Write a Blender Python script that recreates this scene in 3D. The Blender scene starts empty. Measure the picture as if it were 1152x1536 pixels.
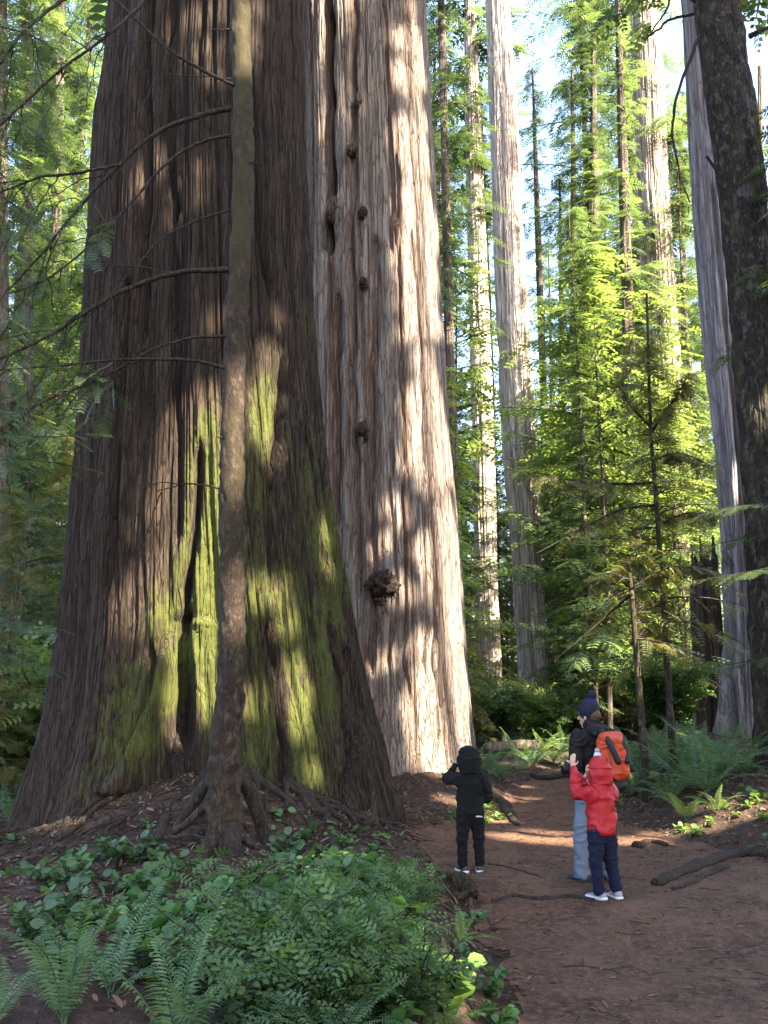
import bpy, bmesh, math, random
import numpy as np
from mathutils import Vector, Matrix

R = math.radians
S = bpy.context.scene
COL = S.collection
rng = np.random.default_rng(7)

# ------------------------------------------------------------------ camera
FPX = 1330.0            # focal length in photograph pixels
PITCH = R(12.0)
CAMZ = 1.65
CP, SP = math.cos(PITCH), math.sin(PITCH)
cd = bpy.data.cameras.new("camera")
cam = bpy.data.objects.new("camera", cd)
COL.objects.link(cam)
cam.location = (0, 0, CAMZ)
cam.rotation_euler = (R(90) + PITCH, 0, 0)
cd.sensor_width = 36
cd.lens = 36 * FPX / 1536
cd.clip_end = 2000
S.camera = cam

def ray(px, py):
    v = (768 - py) / FPX
    return (px - 576) / FPX, CP - v * SP, SP + v * CP
def P(px, py, Y):
    """world point seen at a photograph pixel, at distance Y in front of the camera"""
    a, b, c = ray(px, py)
    t = Y / b
    return np.array([a * t, Y, CAMZ + c * t])

# ------------------------------------------------------------------ sun
SUN_EL = R(40)
SH = np.array([0.77, -0.64]); SH /= np.linalg.norm(SH)
SUN = np.array([SH[0] * math.cos(SUN_EL), SH[1] * math.cos(SUN_EL), math.sin(SUN_EL)])

# ------------------------------------------------------------------ noise
def _hash(ix, iy, iz):
    n = (ix * 73856093) ^ (iy * 19349663) ^ (iz * 83492791)
    n = (n ^ (n >> 13)) * 1274126177
    n = (n ^ (n >> 16)) & 0xFFFFFF
    return n / float(0xFFFFFF)
def noise3(x, y, z, seed=0):
    x, y, z = np.broadcast_arrays(np.asarray(x, float), np.asarray(y, float), np.asarray(z, float))
    ix, iy, iz = np.floor(x).astype(np.int64), np.floor(y).astype(np.int64), np.floor(z).astype(np.int64)
    fx, fy, fz = x - ix, y - iy, z - iz
    fx = fx * fx * fx * (fx * (fx * 6 - 15) + 10); fy = fy * fy * fy * (fy * (fy * 6 - 15) + 10); fz = fz * fz * (3 - 2 * fz)
    iz = iz + seed * 1013
    r = 0
    for dx in (0, 1):
        for dy in (0, 1):
            for dz in (0, 1):
                w = (fx if dx else 1 - fx) * (fy if dy else 1 - fy) * (fz if dz else 1 - fz)
                r = r + w * _hash(ix + dx, iy + dy, iz + dz)
    return r
def fbm(x, y, z, oct=4, seed=0):
    a, s, n = 0.5, 0.0, 0.0
    for i in range(oct):
        s = s + a * noise3(x, y, z, seed + i); n += a
        x, y, z = x * 2.03, y * 2.03, z * 2.03; a *= 0.5
    return s / n
def sst(a, b, x):
    t = np.clip((x - a) / (b - a), 0, 1)
    return t * t * (3 - 2 * t)

# ------------------------------------------------------------------ mesh helpers
def mesh_np(name, V, F, attrs=None, smooth=True, mats=None, midx=None):
    """V (n,3), F (m,k) with k 3 or 4, attrs {name: per-vertex float}"""
    V = np.asarray(V, dtype=np.float32); F = np.asarray(F, dtype=np.int32)
    me = bpy.data.meshes.new(name)
    k = F.shape[1]
    me.vertices.add(len(V)); me.vertices.foreach_set("co", V.ravel())
    me.loops.add(F.size); me.loops.foreach_set("vertex_index", F.ravel())
    me.polygons.add(len(F))
    me.polygons.foreach_set("loop_start", np.arange(0, F.size, k, dtype=np.int32))
    if smooth:
        me.polygons.foreach_set("use_smooth", np.ones(len(F), dtype=bool))
    if attrs:
        for a, d in attrs.items():
            at = me.attributes.new(a, 'FLOAT', 'POINT')
            at.data.foreach_set("value", np.asarray(d, dtype=np.float32).ravel())
    for m in (mats or []):
        me.materials.append(m)
    if midx is not None:
        me.polygons.foreach_set("material_index", np.asarray(midx, dtype=np.int32))
    me.update(); me.validate()
    return me

def link(name, data, parent=None, loc=None):
    o = bpy.data.objects.new(name, data)
    COL.objects.link(o)
    if parent is not None: o.parent = parent
    if loc is not None: o.location = [float(c) for c in loc]
    return o
def tag(o, label=None, cat=None, group=None, kind=None):
    if label: o["label"] = label
    if cat: o["category"] = cat
    if group: o["group"] = group
    if kind: o["kind"] = kind
    return o
def thing(name, loc, label, cat, group=None, rotz=0):
    o = link(name, None, loc=loc); o.rotation_euler = (0, 0, rotz)
    o.empty_display_size = .2
    return tag(o, label, cat, group)
def part(name, root, V, F, mat, attrs=None, smooth=True, origin=None):
    """a mesh given in world coordinates, made a child of root (root unrotated)"""
    V = np.asarray(V, float)
    base = np.array(root.location) if root is not None else (np.zeros(3) if origin is None else np.asarray(origin, float))
    o = link(name, mesh_np(name, V - base, F, attrs, smooth, [mat]), root, None if root is not None else base)
    return o
def subpart(name, par, root, V, F, mat, attrs=None, smooth=True):
    V = np.asarray(V, float) - np.array(root.location)
    return link(name, mesh_np(name, V, F, attrs, smooth, [mat]), par)

class MB:
    def __init__(s): s.V, s.F, s.A, s.n = [], [], [], 0
    def add(s, V, F, a=None):
        V = np.asarray(V, float); F = np.asarray(F, int)
        s.V.append(V); s.F.append(F + s.n); s.n += len(V)
        s.A.append(np.full(len(V), .5) if a is None else np.broadcast_to(np.asarray(a, float), (len(V),)))
    def get(s): return np.concatenate(s.V), np.concatenate(s.F), np.concatenate(s.A)

def spline(pts, n):
    """Catmull-Rom resample of a polyline (k,d)"""
    p = np.asarray(pts, float)
    if len(p) < 3:
        t = np.linspace(0, 1, n)[:, None]; return p[0] * (1 - t) + p[-1] * t
    p = np.vstack([2 * p[0] - p[1], p, 2 * p[-1] - p[-2]])
    m = len(p) - 3
    u = np.linspace(0, m - 1e-6, n); i = u.astype(int); t = (u - i)[:, None]
    a, b, c, d = p[i], p[i + 1], p[i + 2], p[i + 3]
    return .5 * (2 * b + (c - a) * t + (2 * a - 5 * b + 4 * c - d) * t * t + (3 * b - a - 3 * c + d) * t ** 3)

def tube(pts, rad, ns=8, rough=0.0, seed=0, cap=True, squash=1.0, nf=9.0):
    """tapered tube along pts; rad scalar or per point"""
    p = np.asarray(pts, float); n = len(p)
    r = np.broadcast_to(np.asarray(rad, float), (n,)).copy()
    if cap:
        d0 = p[0] - p[1]; d1 = p[-1] - p[-2]
        d0 = d0 / (np.linalg.norm(d0) + 1e-9); d1 = d1 / (np.linalg.norm(d1) + 1e-9)
        p = np.vstack([p[0] + d0 * r[0] * .35, p, p[-1] + d1 * r[-1] * .35])
        r = np.concatenate([[r[0] * .12], r, [r[-1] * .12]]); n += 2
    T = np.gradient(p, axis=0); T /= np.linalg.norm(T, axis=1)[:, None] + 1e-9
    up = np.array([0, 0, 1.0]); 
    if abs(T[:, 2]).mean() > .8: up = np.array([0, 1.0, 0])
    A = np.cross(T, up); A /= np.linalg.norm(A, axis=1)[:, None] + 1e-9
    B = np.cross(A, T)
    th = np.linspace(0, 2 * np.pi, ns, endpoint=False)
    rr = r[:, None] * np.ones(ns)[None]
    if rough > 0:
        q = p[:, None, :] + (A[:, None] * np.cos(th)[None, :, None] + B[:, None] * np.sin(th)[None, :, None]) * rr[..., None]
        rr = rr * (1 + rough * 2 * (fbm(q[..., 0] * nf, q[..., 1] * nf, q[..., 2] * nf, 3, seed) - .5))
    V = p[:, None, :] + A[:, None] * (np.cos(th)[None] * rr)[..., None] + B[:, None] * (np.sin(th)[None] * rr * squash)[..., None]
    i = np.arange(n - 1)[:, None] * ns; j = np.arange(ns)[None]
    j2 = (j + 1) % ns
    F = np.stack([i + j, i + j2, i + ns + j2, i + ns + j], -1).reshape(-1, 4)
    return V.reshape(-1, 3), F

def frames(Fw, Up):
    Fw = Fw / (np.linalg.norm(Fw, axis=1)[:, None] + 1e-9)
    Sd = np.cross(Up, Fw); Sd /= np.linalg.norm(Sd, axis=1)[:, None] + 1e-9
    Un = np.cross(Fw, Sd)
    return Fw, Sd, Un
def instance(tV, tF, Pos, Fw, Up, Sc, tint):
    """copies of a small template at every frame, as one mesh's arrays"""
    Fw, Sd, Un = frames(Fw, Up)
    Sc = np.asarray(Sc)[:, None, None]
    V = Pos[:, None, :] + Sc * (tV[None, :, 0, None] * Fw[:, None] + tV[None, :, 1, None] * Sd[:, None] + tV[None, :, 2, None] * Un[:, None])
    n, k = len(Pos), len(tV)
    F = tF[None] + (np.arange(n) * k)[:, None, None]
    A = np.repeat(tint, k)
    return V.reshape(-1, 3), F.reshape(-1, tF.shape[1]), A

# ------------------------------------------------------------------ leaf templates
def t_hemlock(pairs=8, lw=.035, maxl=.36, droop=.16, ang=58, seed=1):
    r = np.random.default_rng(seed); V, F = [], []
    def dia(b, d, l, w):
        n = np.array([-d[1], d[0], 0]); m = b + d * l * .45
        tip = b + d * l; tip[2] -= droop * l * .8
        i = len(V); V.extend([b, m + n * w, tip, m - n * w]); F.append([i, i + 1, i + 2, i + 3])
    for k in range(pairs):
        x = .06 + .86 * k / (pairs - 1)
        l = maxl * (1 - .72 * x) * (0.75 + .5 * min(1, x * 5)) 
        for s in (-1, 1):
            a = R(ang + r.uniform(-9, 9)) * s
            b = np.array([x, 0, -droop * x * x]); dia(b, np.array([math.cos(a), math.sin(a), 0.]), l * r.uniform(.8, 1.15), lw * (1.15 - .4 * x))
    dia(np.array([0, 0, 0.]), np.array([1., 0, 0]), 1.0, lw * .45)
    return np.array(V), np.array(F)
T_FINE = t_hemlock(12, .020, .34)
T_MID = t_hemlock(8, .036)
T_COARSE = t_hemlock(6, .085, .44, seed=3)
# feathery near spray: every leaflet is itself a row of needles
def t_feather():
    V, F = [], []
    bV, bF = t_hemlock(7, .03, .36, droop=.12)
    for q in bF:
        b, tip = bV[q[0]], bV[q[2]]; d = tip - b; L = np.linalg.norm(d); d = d / L; n = np.array([-d[1], d[0], 0])
        for k in range(9):
            x = b + d * L * (k + .5) / 9
            for s in (-1, 1):
                dd = d * .45 + n * s; l = .052 * (1.1 - .6 * k / 9)
                i = len(V); w = d * .009
                V.extend([x - w, x + w, x + dd * l + w * .6, x + dd * l - w * .6]); F.append([i, i + 1, i + 2, i + 3])
    return np.array(V), np.array(F)
T_FEATHER = t_feather()
def t_leaf(w=.3):
    V = np.array([[0, 0, 0], [.3, -w, .05], [.72, -w * .8, .02], [1, 0, -.08], [.72, w * .8, .02], [.3, w, .05]])
    return V, np.array([[0, 1, 2, 3], [0, 3, 4, 5]])
T_LEAF = t_leaf()
T_ROUND = t_leaf(.42)
T_SLIM = t_leaf(.13)
def t_sprig(n=7, w=.24, l=.30):
    """a twig with alternate small leaves"""
    V, F = [], []; lv, lf = t_leaf(w)
    for k in range(n):
        x = .1 + .85 * k / n; s = -1 if k % 2 else 1
        a = R(55) * s; c, si = math.cos(a), math.sin(a)
        q = lv * l * (1 - .3 * x)
        q = np.stack([q[:, 0] * c - q[:, 1] * si + x, q[:, 0] * si + q[:, 1] * c, q[:, 2] + .03 * s - .12 * x * x], 1)
        F.extend((lf + len(V)).tolist()); V.extend(q.tolist())
    i = len(V); V.extend([[0, -.008, 0], [0, .008, 0], [1, .004, -.12], [1, -.004, -.12]]); F.append([i, i + 1, i + 2, i + 3])
    return np.array(V), np.array(F)
T_SPRIG = t_sprig()

# ------------------------------------------------------------------ sun shafts: gaps cut in the canopy to light chosen spots
SHAFTS = []            # (point, radius)
def quads_in_shade(V, F):
    # leaves that would block sun on a chosen spot are cut away
    A, B = V[F[:, 0]], V[F[:, 2]]; C = (A + B) / 2; keep = np.ones(len(C), bool); k = SUN[0] / SUN[2]
    ex = C[:, 0] - k * C[:, 2]; ey = C[:, 1] - SUN[1] / SUN[2] * C[:, 2]
    for p, r in SHAFTS:
        w = 2.2 * r + 1.4
        i = np.nonzero(keep & (np.abs(ex - (p[0] - k * p[2])) < w) & (np.abs(ey - (p[1] - SUN[1] / SUN[2] * p[2])) < w))[0]
        for t_ in (0, .25, .5, .75, 1):
            d = A[i] * (1 - t_) + B[i] * t_ - p; t = d @ SUN
            dist = np.linalg.norm(d - t[:, None] * SUN, axis=1)
            keep[i[(t > .4) & (dist < r + .05)]] = False
    return F[keep]
def shaft_keep(Pos, pad):
    keep = np.ones(len(Pos), bool)
    for p, r in SHAFTS:
        d = Pos - p; t = d @ SUN
        dist = np.linalg.norm(d - t[:, None] * SUN, axis=1)
        keep &= ~((t > .4) & (dist < r + pad))
    return keep
# ------------------------------------------------------------------ materials
def new_mat(name):
    m = bpy.data.materials.new(name); m.use_nodes = True
    nt = m.node_tree; nt.nodes.clear()
    out = nt.nodes.new("ShaderNodeOutputMaterial")
    return m, nt, out
def N(nt, t, **kw):
    n = nt.nodes.new(t)
    for k, v in kw.items():
        if k in n.inputs.keys(): n.inputs[k].default_value = v
        else: setattr(n, k, v)
    return n
def ramp(nt, fac, stops, interp='LINEAR'):
    r = nt.nodes.new("ShaderNodeValToRGB"); r.color_ramp.interpolation = interp
    e = r.color_ramp.elements
    while len(e) < len(stops): e.new(.5)
    for i, (p, c) in enumerate(stops):
        e[i].position = p; e[i].color = (*c, 1) if len(c) == 3 else c
    nt.links.new(fac, r.inputs[0]); return r.outputs[0]
def mixc(nt, fac, a, b, mode='MIX'):
    m = nt.nodes.new("ShaderNodeMix"); m.data_type = 'RGBA'; m.blend_type = mode
    for sock, v in ((m.inputs[0], fac), (m.inputs[6], a), (m.inputs[7], b)):
        if isinstance(v, (int, float)): sock.default_value = v
        elif isinstance(v, tuple): sock.default_value = (*v, 1) if len(v) == 3 else v
        else: nt.links.new(v, sock)
    return m.outputs[2]
def noise_n(nt, scale, detail=4, rough=.55, mapping=(1, 1, 1), coord='Object', dist=0):
    tc = nt.nodes.new("ShaderNodeTexCoord"); mp = nt.nodes.new("ShaderNodeMapping")
    mp.inputs['Scale'].default_value = mapping
    nt.links.new(tc.outputs[coord], mp.inputs[0])
    n = N(nt, "ShaderNodeTexNoise", Scale=scale, Detail=detail, Roughness=rough, Distortion=dist)
    nt.links.new(mp.outputs[0], n.inputs['Vector']); return n.outputs['Fac']
def attr(nt, name):
    a = nt.nodes.new("ShaderNodeAttribute"); a.attribute_name = name; return a.outputs['Fac']
def math_n(nt, op, a, b=None, clamp=False):
    m = nt.nodes.new("ShaderNodeMath"); m.operation = op; m.use_clamp = clamp
    for i, v in enumerate((a, b)):
        if v is None: continue
        if isinstance(v, (int, float)): m.inputs[i].default_value = v
        else: nt.links.new(v, m.inputs[i])
    return m.outputs[0]
def finish(nt, out, col, rough=.85, bump=None, dist=.01, spec=.25, strength=1.0):
    b = N(nt, "ShaderNodeBsdfPrincipled")
    if isinstance(col, tuple): b.inputs['Base Color'].default_value = (*col, 1)
    else: nt.links.new(col, b.inputs['Base Color'])
    b.inputs['Roughness'].default_value = rough
    b.inputs['Specular IOR Level'].default_value = spec
    if bump is not None:
        bp = N(nt, "ShaderNodeBump"); bp.inputs['Distance'].default_value = dist; bp.inputs['Strength'].default_value = strength
        nt.links.new(bump, bp.inputs['Height']); nt.links.new(bp.outputs[0], b.inputs['Normal'])
    nt.links.new(b.outputs[0], out.inputs[0]); return b

def bark_mat(name, inner, outer, pale, moss=None, bumpd=.024, sc=1.0, lichen=0.0):
    """long fibrous bark: inner fibre colour in furrows, weathered outer colour on the ridges"""
    m, nt, out = new_mat(name)
    fib = noise_n(nt, 46 * sc, 6, .65, (1, 1, .035))
    fib2 = noise_n(nt, 9 * sc, 4, .55, (1, 1, .07))
    big = noise_n(nt, 1.1 * sc, 3, .5, (1, 1, .35))
    rd = attr(nt, "ridge")
    f = math_n(nt, 'ADD', math_n(nt, 'MULTIPLY', rd, .7), math_n(nt, 'MULTIPLY', fib2, .45), True)
    c = mixc(nt, ramp(nt, f, [(.3, (0, 0, 0)), (.8, (1, 1, 1))]), inner, outer)
    c = mixc(nt, ramp(nt, fib, [(.46, (0, 0, 0)), (.72, (.8, .8, .8))]), c, pale)
    c = mixc(nt, ramp(nt, big, [(.35, (0, 0, 0)), (.7, (.55, .55, .55))]), c, mixc(nt, .6, inner, outer))
    fine = noise_n(nt, 70 * sc, 3, .65, (1, 1, .25))
    c = mixc(nt, .55, c, ramp(nt, fine, [(.3, (.45, .45, .45)), (.65, (1.25, 1.2, 1.15))]), 'MULTIPLY')
    # torn plates: long cells with broken ends
    tc = nt.nodes.new("ShaderNodeTexCoord"); mp = nt.nodes.new("ShaderNodeMapping"); mp.inputs['Scale'].default_value = (1, 1, .085)
    nt.links.new(tc.outputs['Object'], mp.inputs[0])
    wn_ = N(nt, "ShaderNodeTexNoise", Scale=7 * sc, Detail=3.0); nt.links.new(mp.outputs[0], wn_.inputs['Vector'])
    va = nt.nodes.new("ShaderNodeVectorMath"); va.operation = 'MULTIPLY_ADD'; va.inputs[1].default_value = (.10, .10, .05)
    nt.links.new(wn_.outputs['Color'], va.inputs[0]); nt.links.new(mp.outputs[0], va.inputs[2])
    vo = nt.nodes.new("ShaderNodeTexVoronoi"); vo.feature = 'DISTANCE_TO_EDGE'; vo.inputs['Scale'].default_value = 13 * sc; nt.links.new(va.outputs[0], vo.inputs['Vector'])
    vc = nt.nodes.new("ShaderNodeTexVoronoi"); vc.inputs['Scale'].default_value = 13 * sc; nt.links.new(va.outputs[0], vc.inputs['Vector'])
    pl = ramp(nt, vo.outputs['Distance'], [(.0, (0, 0, 0)), (.09, (1, 1, 1))])
    sv = nt.nodes.new("ShaderNodeSeparateColor"); nt.links.new(vc.outputs['Color'], sv.inputs[0])
    c = mixc(nt, .5, c, ramp(nt, sv.outputs[0], [(0, (.55, .52, .5)), (1, (1.35, 1.32, 1.3))]), 'MULTIPLY')
    c = mixc(nt, math_n(nt, 'MULTIPLY', math_n(nt, 'SUBTRACT', 1.0, pl), .75), c, inner)
    if lichen > 0:
        li = noise_n(nt, 11 * sc, 5, .65, (1, 1, .6))
        c = mixc(nt, math_n(nt, 'MULTIPLY', ramp(nt, li, [(.56, (0, 0, 0)), (.66, (1, 1, 1))]), lichen), c, (.19, .19, .15))
    if moss:
        mo = attr(nt, "moss")
        mn = noise_n(nt, 17 * sc, 6, .72, (1, 1, .28))
        mk = math_n(nt, 'ADD', mo, math_n(nt, 'MULTIPLY', math_n(nt, 'SUBTRACT', mn, .5), 2.3))
        mk = ramp(nt, mk, [(.34, (0, 0, 0)), (.80, (1, 1, 1))])
        mg = noise_n(nt, 40 * sc, 4, .7)
        mc = mixc(nt, mg, moss[0], moss[1])
        c = mixc(nt, math_n(nt, 'MULTIPLY', mk, .93), c, mc)
    bh = math_n(nt, 'ADD', math_n(nt, 'ADD', fib, math_n(nt, 'MULTIPLY', fine, .6)), math_n(nt, 'ADD', math_n(nt, 'MULTIPLY', pl, .8), math_n(nt, 'MULTIPLY', sv.outputs[1], .6)))
    finish(nt, out, c, .9, bh, bumpd, .2)
    return m

def leaf_mat(name, dark, light, trans=.45, rough=.45, gain=1.5):
    m, nt, out = new_mat(name)
    t = attr(nt, "tint")
    n = noise_n(nt, .9, 2, .5)
    f = math_n(nt, 'ADD', math_n(nt, 'MULTIPLY', t, .75), math_n(nt, 'MULTIPLY', n, .3), True)
    c = mixc(nt, f, dark, light)
    b = N(nt, "ShaderNodeBsdfPrincipled"); nt.links.new(c, b.inputs['Base Color'])
    b.inputs['Roughness'].default_value = rough; b.inputs['Specular IOR Level'].default_value = .35
    tr = N(nt, "ShaderNodeBsdfTranslucent")
    tcol = mixc(nt, 1.0, c, (gain * 1.15, gain * 1.05, gain * .55), 'MULTIPLY'); nt.links.new(tcol, tr.inputs[0])
    mx = N(nt, "ShaderNodeMixShader"); mx.inputs[0].default_value = trans
    nt.links.new(b.outputs[0], mx.inputs[1]); nt.links.new(tr.outputs[0], mx.inputs[2]); nt.links.new(mx.outputs[0], out.inputs[0])
    return m

def cloth_mat(name, col, var=.25, sc=60, rough=.8, bump=.002):
    m, nt, out = new_mat(name)
    n = noise_n(nt, 9, 4, .6); w = noise_n(nt, sc * 4, 2, .6)
    c = mixc(nt, n, tuple(x * (1 - var) for x in col), tuple(min(1, x * (1 + var)) for x in col))
    finish(nt, out, c, rough, math_n(nt, 'ADD', n, math_n(nt, 'MULTIPLY', w, .3)), bump * 4, .25)
    return m

M = {}
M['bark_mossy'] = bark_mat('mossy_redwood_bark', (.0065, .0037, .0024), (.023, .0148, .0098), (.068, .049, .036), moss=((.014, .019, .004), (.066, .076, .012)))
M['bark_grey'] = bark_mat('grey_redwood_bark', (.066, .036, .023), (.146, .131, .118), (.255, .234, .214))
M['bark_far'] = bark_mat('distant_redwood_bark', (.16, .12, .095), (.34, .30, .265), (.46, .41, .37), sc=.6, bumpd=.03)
M['bark_violet'] = bark_mat('shade_tinted_grey_bark', (.12, .095, .095), (.235, .225, .24), (.33, .315, .33), sc=.8, bumpd=.02)  # bluish cast of the shade put into the grey bark colour
M['bark_char'] = bark_mat('charred_bark', (.028, .018, .014), (.075, .05, .04), (.13, .09, .07))
M['bark_dim'] = bark_mat('dim_wood_bark', (.035, .027, .02), (.09, .075, .06), (.16, .135, .11), sc=1.0, bumpd=.02)
M['twig'] = bark_mat('dead_branch_wood', (.014, .011, .008), (.036, .031, .023), (.072, .064, .048), sc=2)
M['root'] = bark_mat('root_wood', (.013, .0085, .006), (.038, .027, .020), (.085, .065, .05), sc=2, moss=((.03, .036, .009), (.075, .075, .02)))
M['needles'] = leaf_mat('hemlock_needles', (.022, .046, .023), (.072, .108, .048), .42, gain=1.25)
M['needles_bright'] = leaf_mat('sunlit_tint_needles', (.034, .068, .032), (.105, .155, .066), .46, gain=1.3)  # lighter copy of the hemlock green, sun glow put into the colour
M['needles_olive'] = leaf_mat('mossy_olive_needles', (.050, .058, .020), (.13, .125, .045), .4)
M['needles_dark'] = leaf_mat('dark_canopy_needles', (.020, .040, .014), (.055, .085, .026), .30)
M['shrub'] = leaf_mat('huckleberry_leaves', (.015, .042, .012), (.072, .128, .036), .4, .6)
M['shrub_blue'] = leaf_mat('blue_green_leaves', (.014, .038, .016), (.054, .096, .038), .35, .6)
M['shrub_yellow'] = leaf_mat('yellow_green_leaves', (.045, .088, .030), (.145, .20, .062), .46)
M['salal'] = leaf_mat('broad_green_leaves', (.018, .052, .016), (.066, .138, .042), .4, .5)
M['lime'] = leaf_mat('lime_green_leaves', (.040, .095, .018), (.11, .19, .035), .42)
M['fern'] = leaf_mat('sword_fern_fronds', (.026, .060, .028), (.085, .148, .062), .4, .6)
M['fern_bright'] = leaf_mat('sunlit_tint_fronds', (.065, .13, .03), (.18, .25, .06), .45, .5)  # yellower copy of the fern green with sunlight put into the colour
M['litter'] = leaf_mat('dry_redwood_litter', (.024, .013, .009), (.13, .078, .05), .15, .8, 1.0)

# forest floor and path
def soil(name, a, b, c, flecks, sc=1.0):
    m, nt, out = new_mat(name)
    n1 = noise_n(nt, 1.3 * sc, 5, .6); n2 = noise_n(nt, 14 * sc, 5, .65); n3 = noise_n(nt, 75 * sc, 3, .7)
    col = mixc(nt, ramp(nt, n1, [(.35, (0, 0, 0)), (.65, (1, 1, 1))]), a, b)
    col = mixc(nt, ramp(nt, n2, [(.45, (0, 0, 0)), (.7, (1, 1, 1))]), col, c)
    tc = nt.nodes.new("ShaderNodeTexCoord")
    v = N(nt, "ShaderNodeTexVoronoi", Scale=42 * sc); mp = nt.nodes.new("ShaderNodeMapping"); mp.inputs['Scale'].default_value = (1, .35, 1); mp.inputs['Rotation'].default_value = (0, 0, .6)
    nt.links.new(tc.outputs['Object'], mp.inputs[0]); nt.links.new(mp.outputs[0], v.inputs['Vector'])
    col = mixc(nt, ramp(nt, v.outputs['Distance'], [(.10, (.75, .75, .75)), (.2, (0, 0, 0))]), col, flecks)
    col = mixc(nt, .6, col, ramp(nt, n3, [(.3, (.55, .55, .55)), (.7, (1.3, 1.3, 1.3))]), 'MULTIPLY')
    h = math_n(nt, 'ADD', n2, math_n(nt, 'MULTIPLY', n3, .6))
    finish(nt, out, col, .95, h, .03, .15)
    return m
M['floor'] = soil('forest_floor', (.014, .0095, .0075), (.036, .022, .016), (.060, .037, .026), (.09, .058, .041))
M['path'] = soil('trodden_path_soil', (.040, .021, .013), (.100, .055, .034), (.13, .075, .048), (.20, .135, .095), 1.3)

def mottled(name, dark, mid, pale, moss, sc=1.0, bumpd=.02):
    """scaly bark with pale lichen and brownish moss blotches"""
    m, nt, out = new_mat(name)
    n1 = noise_n(nt, 9 * sc, 5, .65, (1, 1, .55)); n2 = noise_n(nt, 26 * sc, 5, .7, (1, 1, .5)); n3 = noise_n(nt, 3 * sc, 4, .6, (1, 1, .4)); n4 = noise_n(nt, 80 * sc, 3, .7)
    c = mixc(nt, ramp(nt, n2, [(.38, (0, 0, 0)), (.62, (1, 1, 1))]), dark, mid)
    k = math_n(nt, 'MULTIPLY', ramp(nt, n1, [(.52, (0, 0, 0)), (.62, (1, 1, 1))]), ramp(nt, n4, [(.35, (.2, .2, .2)), (.6, (1, 1, 1))]))
    c = mixc(nt, math_n(nt, 'MULTIPLY', k, .8), c, pale)
    mo = math_n(nt, 'ADD', attr(nt, "moss"), math_n(nt, 'SUBTRACT', n3, .5))
    c = mixc(nt, math_n(nt, 'MULTIPLY', ramp(nt, mo, [(.25, (0, 0, 0)), (.55, (1, 1, 1))]), .8), c, mixc(nt, n4, moss[0], moss[1]))
    finish(nt, out, c, .92, math_n(nt, 'ADD', n2, math_n(nt, 'MULTIPLY', n4, .6)), bumpd, .2); return m
M['bark_slim'] = mottled('slim_conifer_bark', (.009, .0062, .0042), (.030, .0205, .0138), (.07, .054, .04), ((.017, .014, .005), (.042, .035, .012)), 2.0, .014)
M['bark_spruce'] = mottled('mottled_spruce_bark', (.008, .006, .0045), (.036, .027, .021), (.125, .11, .095), ((.034, .029, .012), (.08, .066, .028)), 1.0, .04)
# ------------------------------------------------------------------ terrain
XL = np.array([[-30, -.3], [3, .25], [5, .62], [6.5, .80], [8, .74], [8.8, .55], [10, .15], [11.3, .35], [12.5, .9], [14, 1.6], [15.7, 2.0], [17.5, 2.5], [19.6, 3.05], [21, 3.6], [23, 4.6], [26, 6.5], [30, 10]])
XR = np.array([[-30, 4.5], [3, 4.5], [5, 4.3], [8, 4.2], [9.5, 4.0], [11.3, 3.45], [13, 3.35], [15.7, 3.6], [17.5, 3.9], [19.6, 4.35], [21, 5.0], [23, 6.2], [26, 8.2], [30, 12]])
def xl(y): return np.interp(y, XL[:, 0], XL[:, 1])
def xr(y): return np.interp(y, XR[:, 0], XR[:, 1])
T1C = (-2.35, 12.35)
T2C = (-.45, 17.2)
def height(x, y):
    x = np.asarray(x, float); y = np.asarray(y, float)
    z = .018 * np.maximum(y - 20, 0) * (y < 400)
    L = xl(y) + .12 * (noise3(x * 0 + 3.3, y * 1.7, y * 0) - .5); Rr = xr(y) + .3 * (noise3(x * 0 + 9.1, y * 1.1, y * 0) - .5)
    # left bank with its broken edge
    bank = .40 * sst(0, .42, L - .02 - x) * (1 - sst(8.3, 9.5, y))
    bank = bank * (.35 + .65 * sst(-4.2, -2.2, x)) + .12 * sst(0, 1.2, L - x) * sst(8.3, 9.5, y) * sst(-3.6, -1.6, x)
    z = z + bank
    # duff mound round the front redwood
    d = np.hypot(x - T1C[0], y - T1C[1]); a = np.arctan2(x - T1C[0], -(y - T1C[1]))
    amp = .06 + .10 * sst(-1.2, .2, a) + .62 * np.exp(-((a - .18) / .62) ** 2) + .10 * np.exp(-((a + .6) / .4) ** 2)
    z = z + amp * (1 - sst(2.25, 3.75, d))
    d2 = np.hypot(x - T2C[0], y - T2C[1])
    z = z + .38 * (1 - sst(2.0, 3.1, d2))
    # right bank
    rb = sst(0, 1.6, x - Rr)
    z = z + rb * (.22 + .055 * np.clip(y - 10, 0, 12)) * sst(8.6, 10.5, y) + .05 * np.clip(x - Rr, 0, 8) * sst(10, 14, y)
    # step across the path held by roots
    z = z - .10 * (1 - sst(7.0, 7.9, y + .25 * (x - 1.6)))
    on = sst(-.1, .3, x - L) * sst(-.1, .3, Rr - x)
    n = fbm(x * .9, y * .9, 0 * x, 3, 11) - .5; n2 = fbm(x * 5, y * 5, 0 * x, 3, 23) - .5
    near = 1 - sst(30, 60, y)
    z = z + n * (.22 - .13 * on) + n2 * (.085 - .05 * on) * near
    return z
def hz(x, y): return float(height(np.array([x]), np.array([y]))[0])
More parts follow.
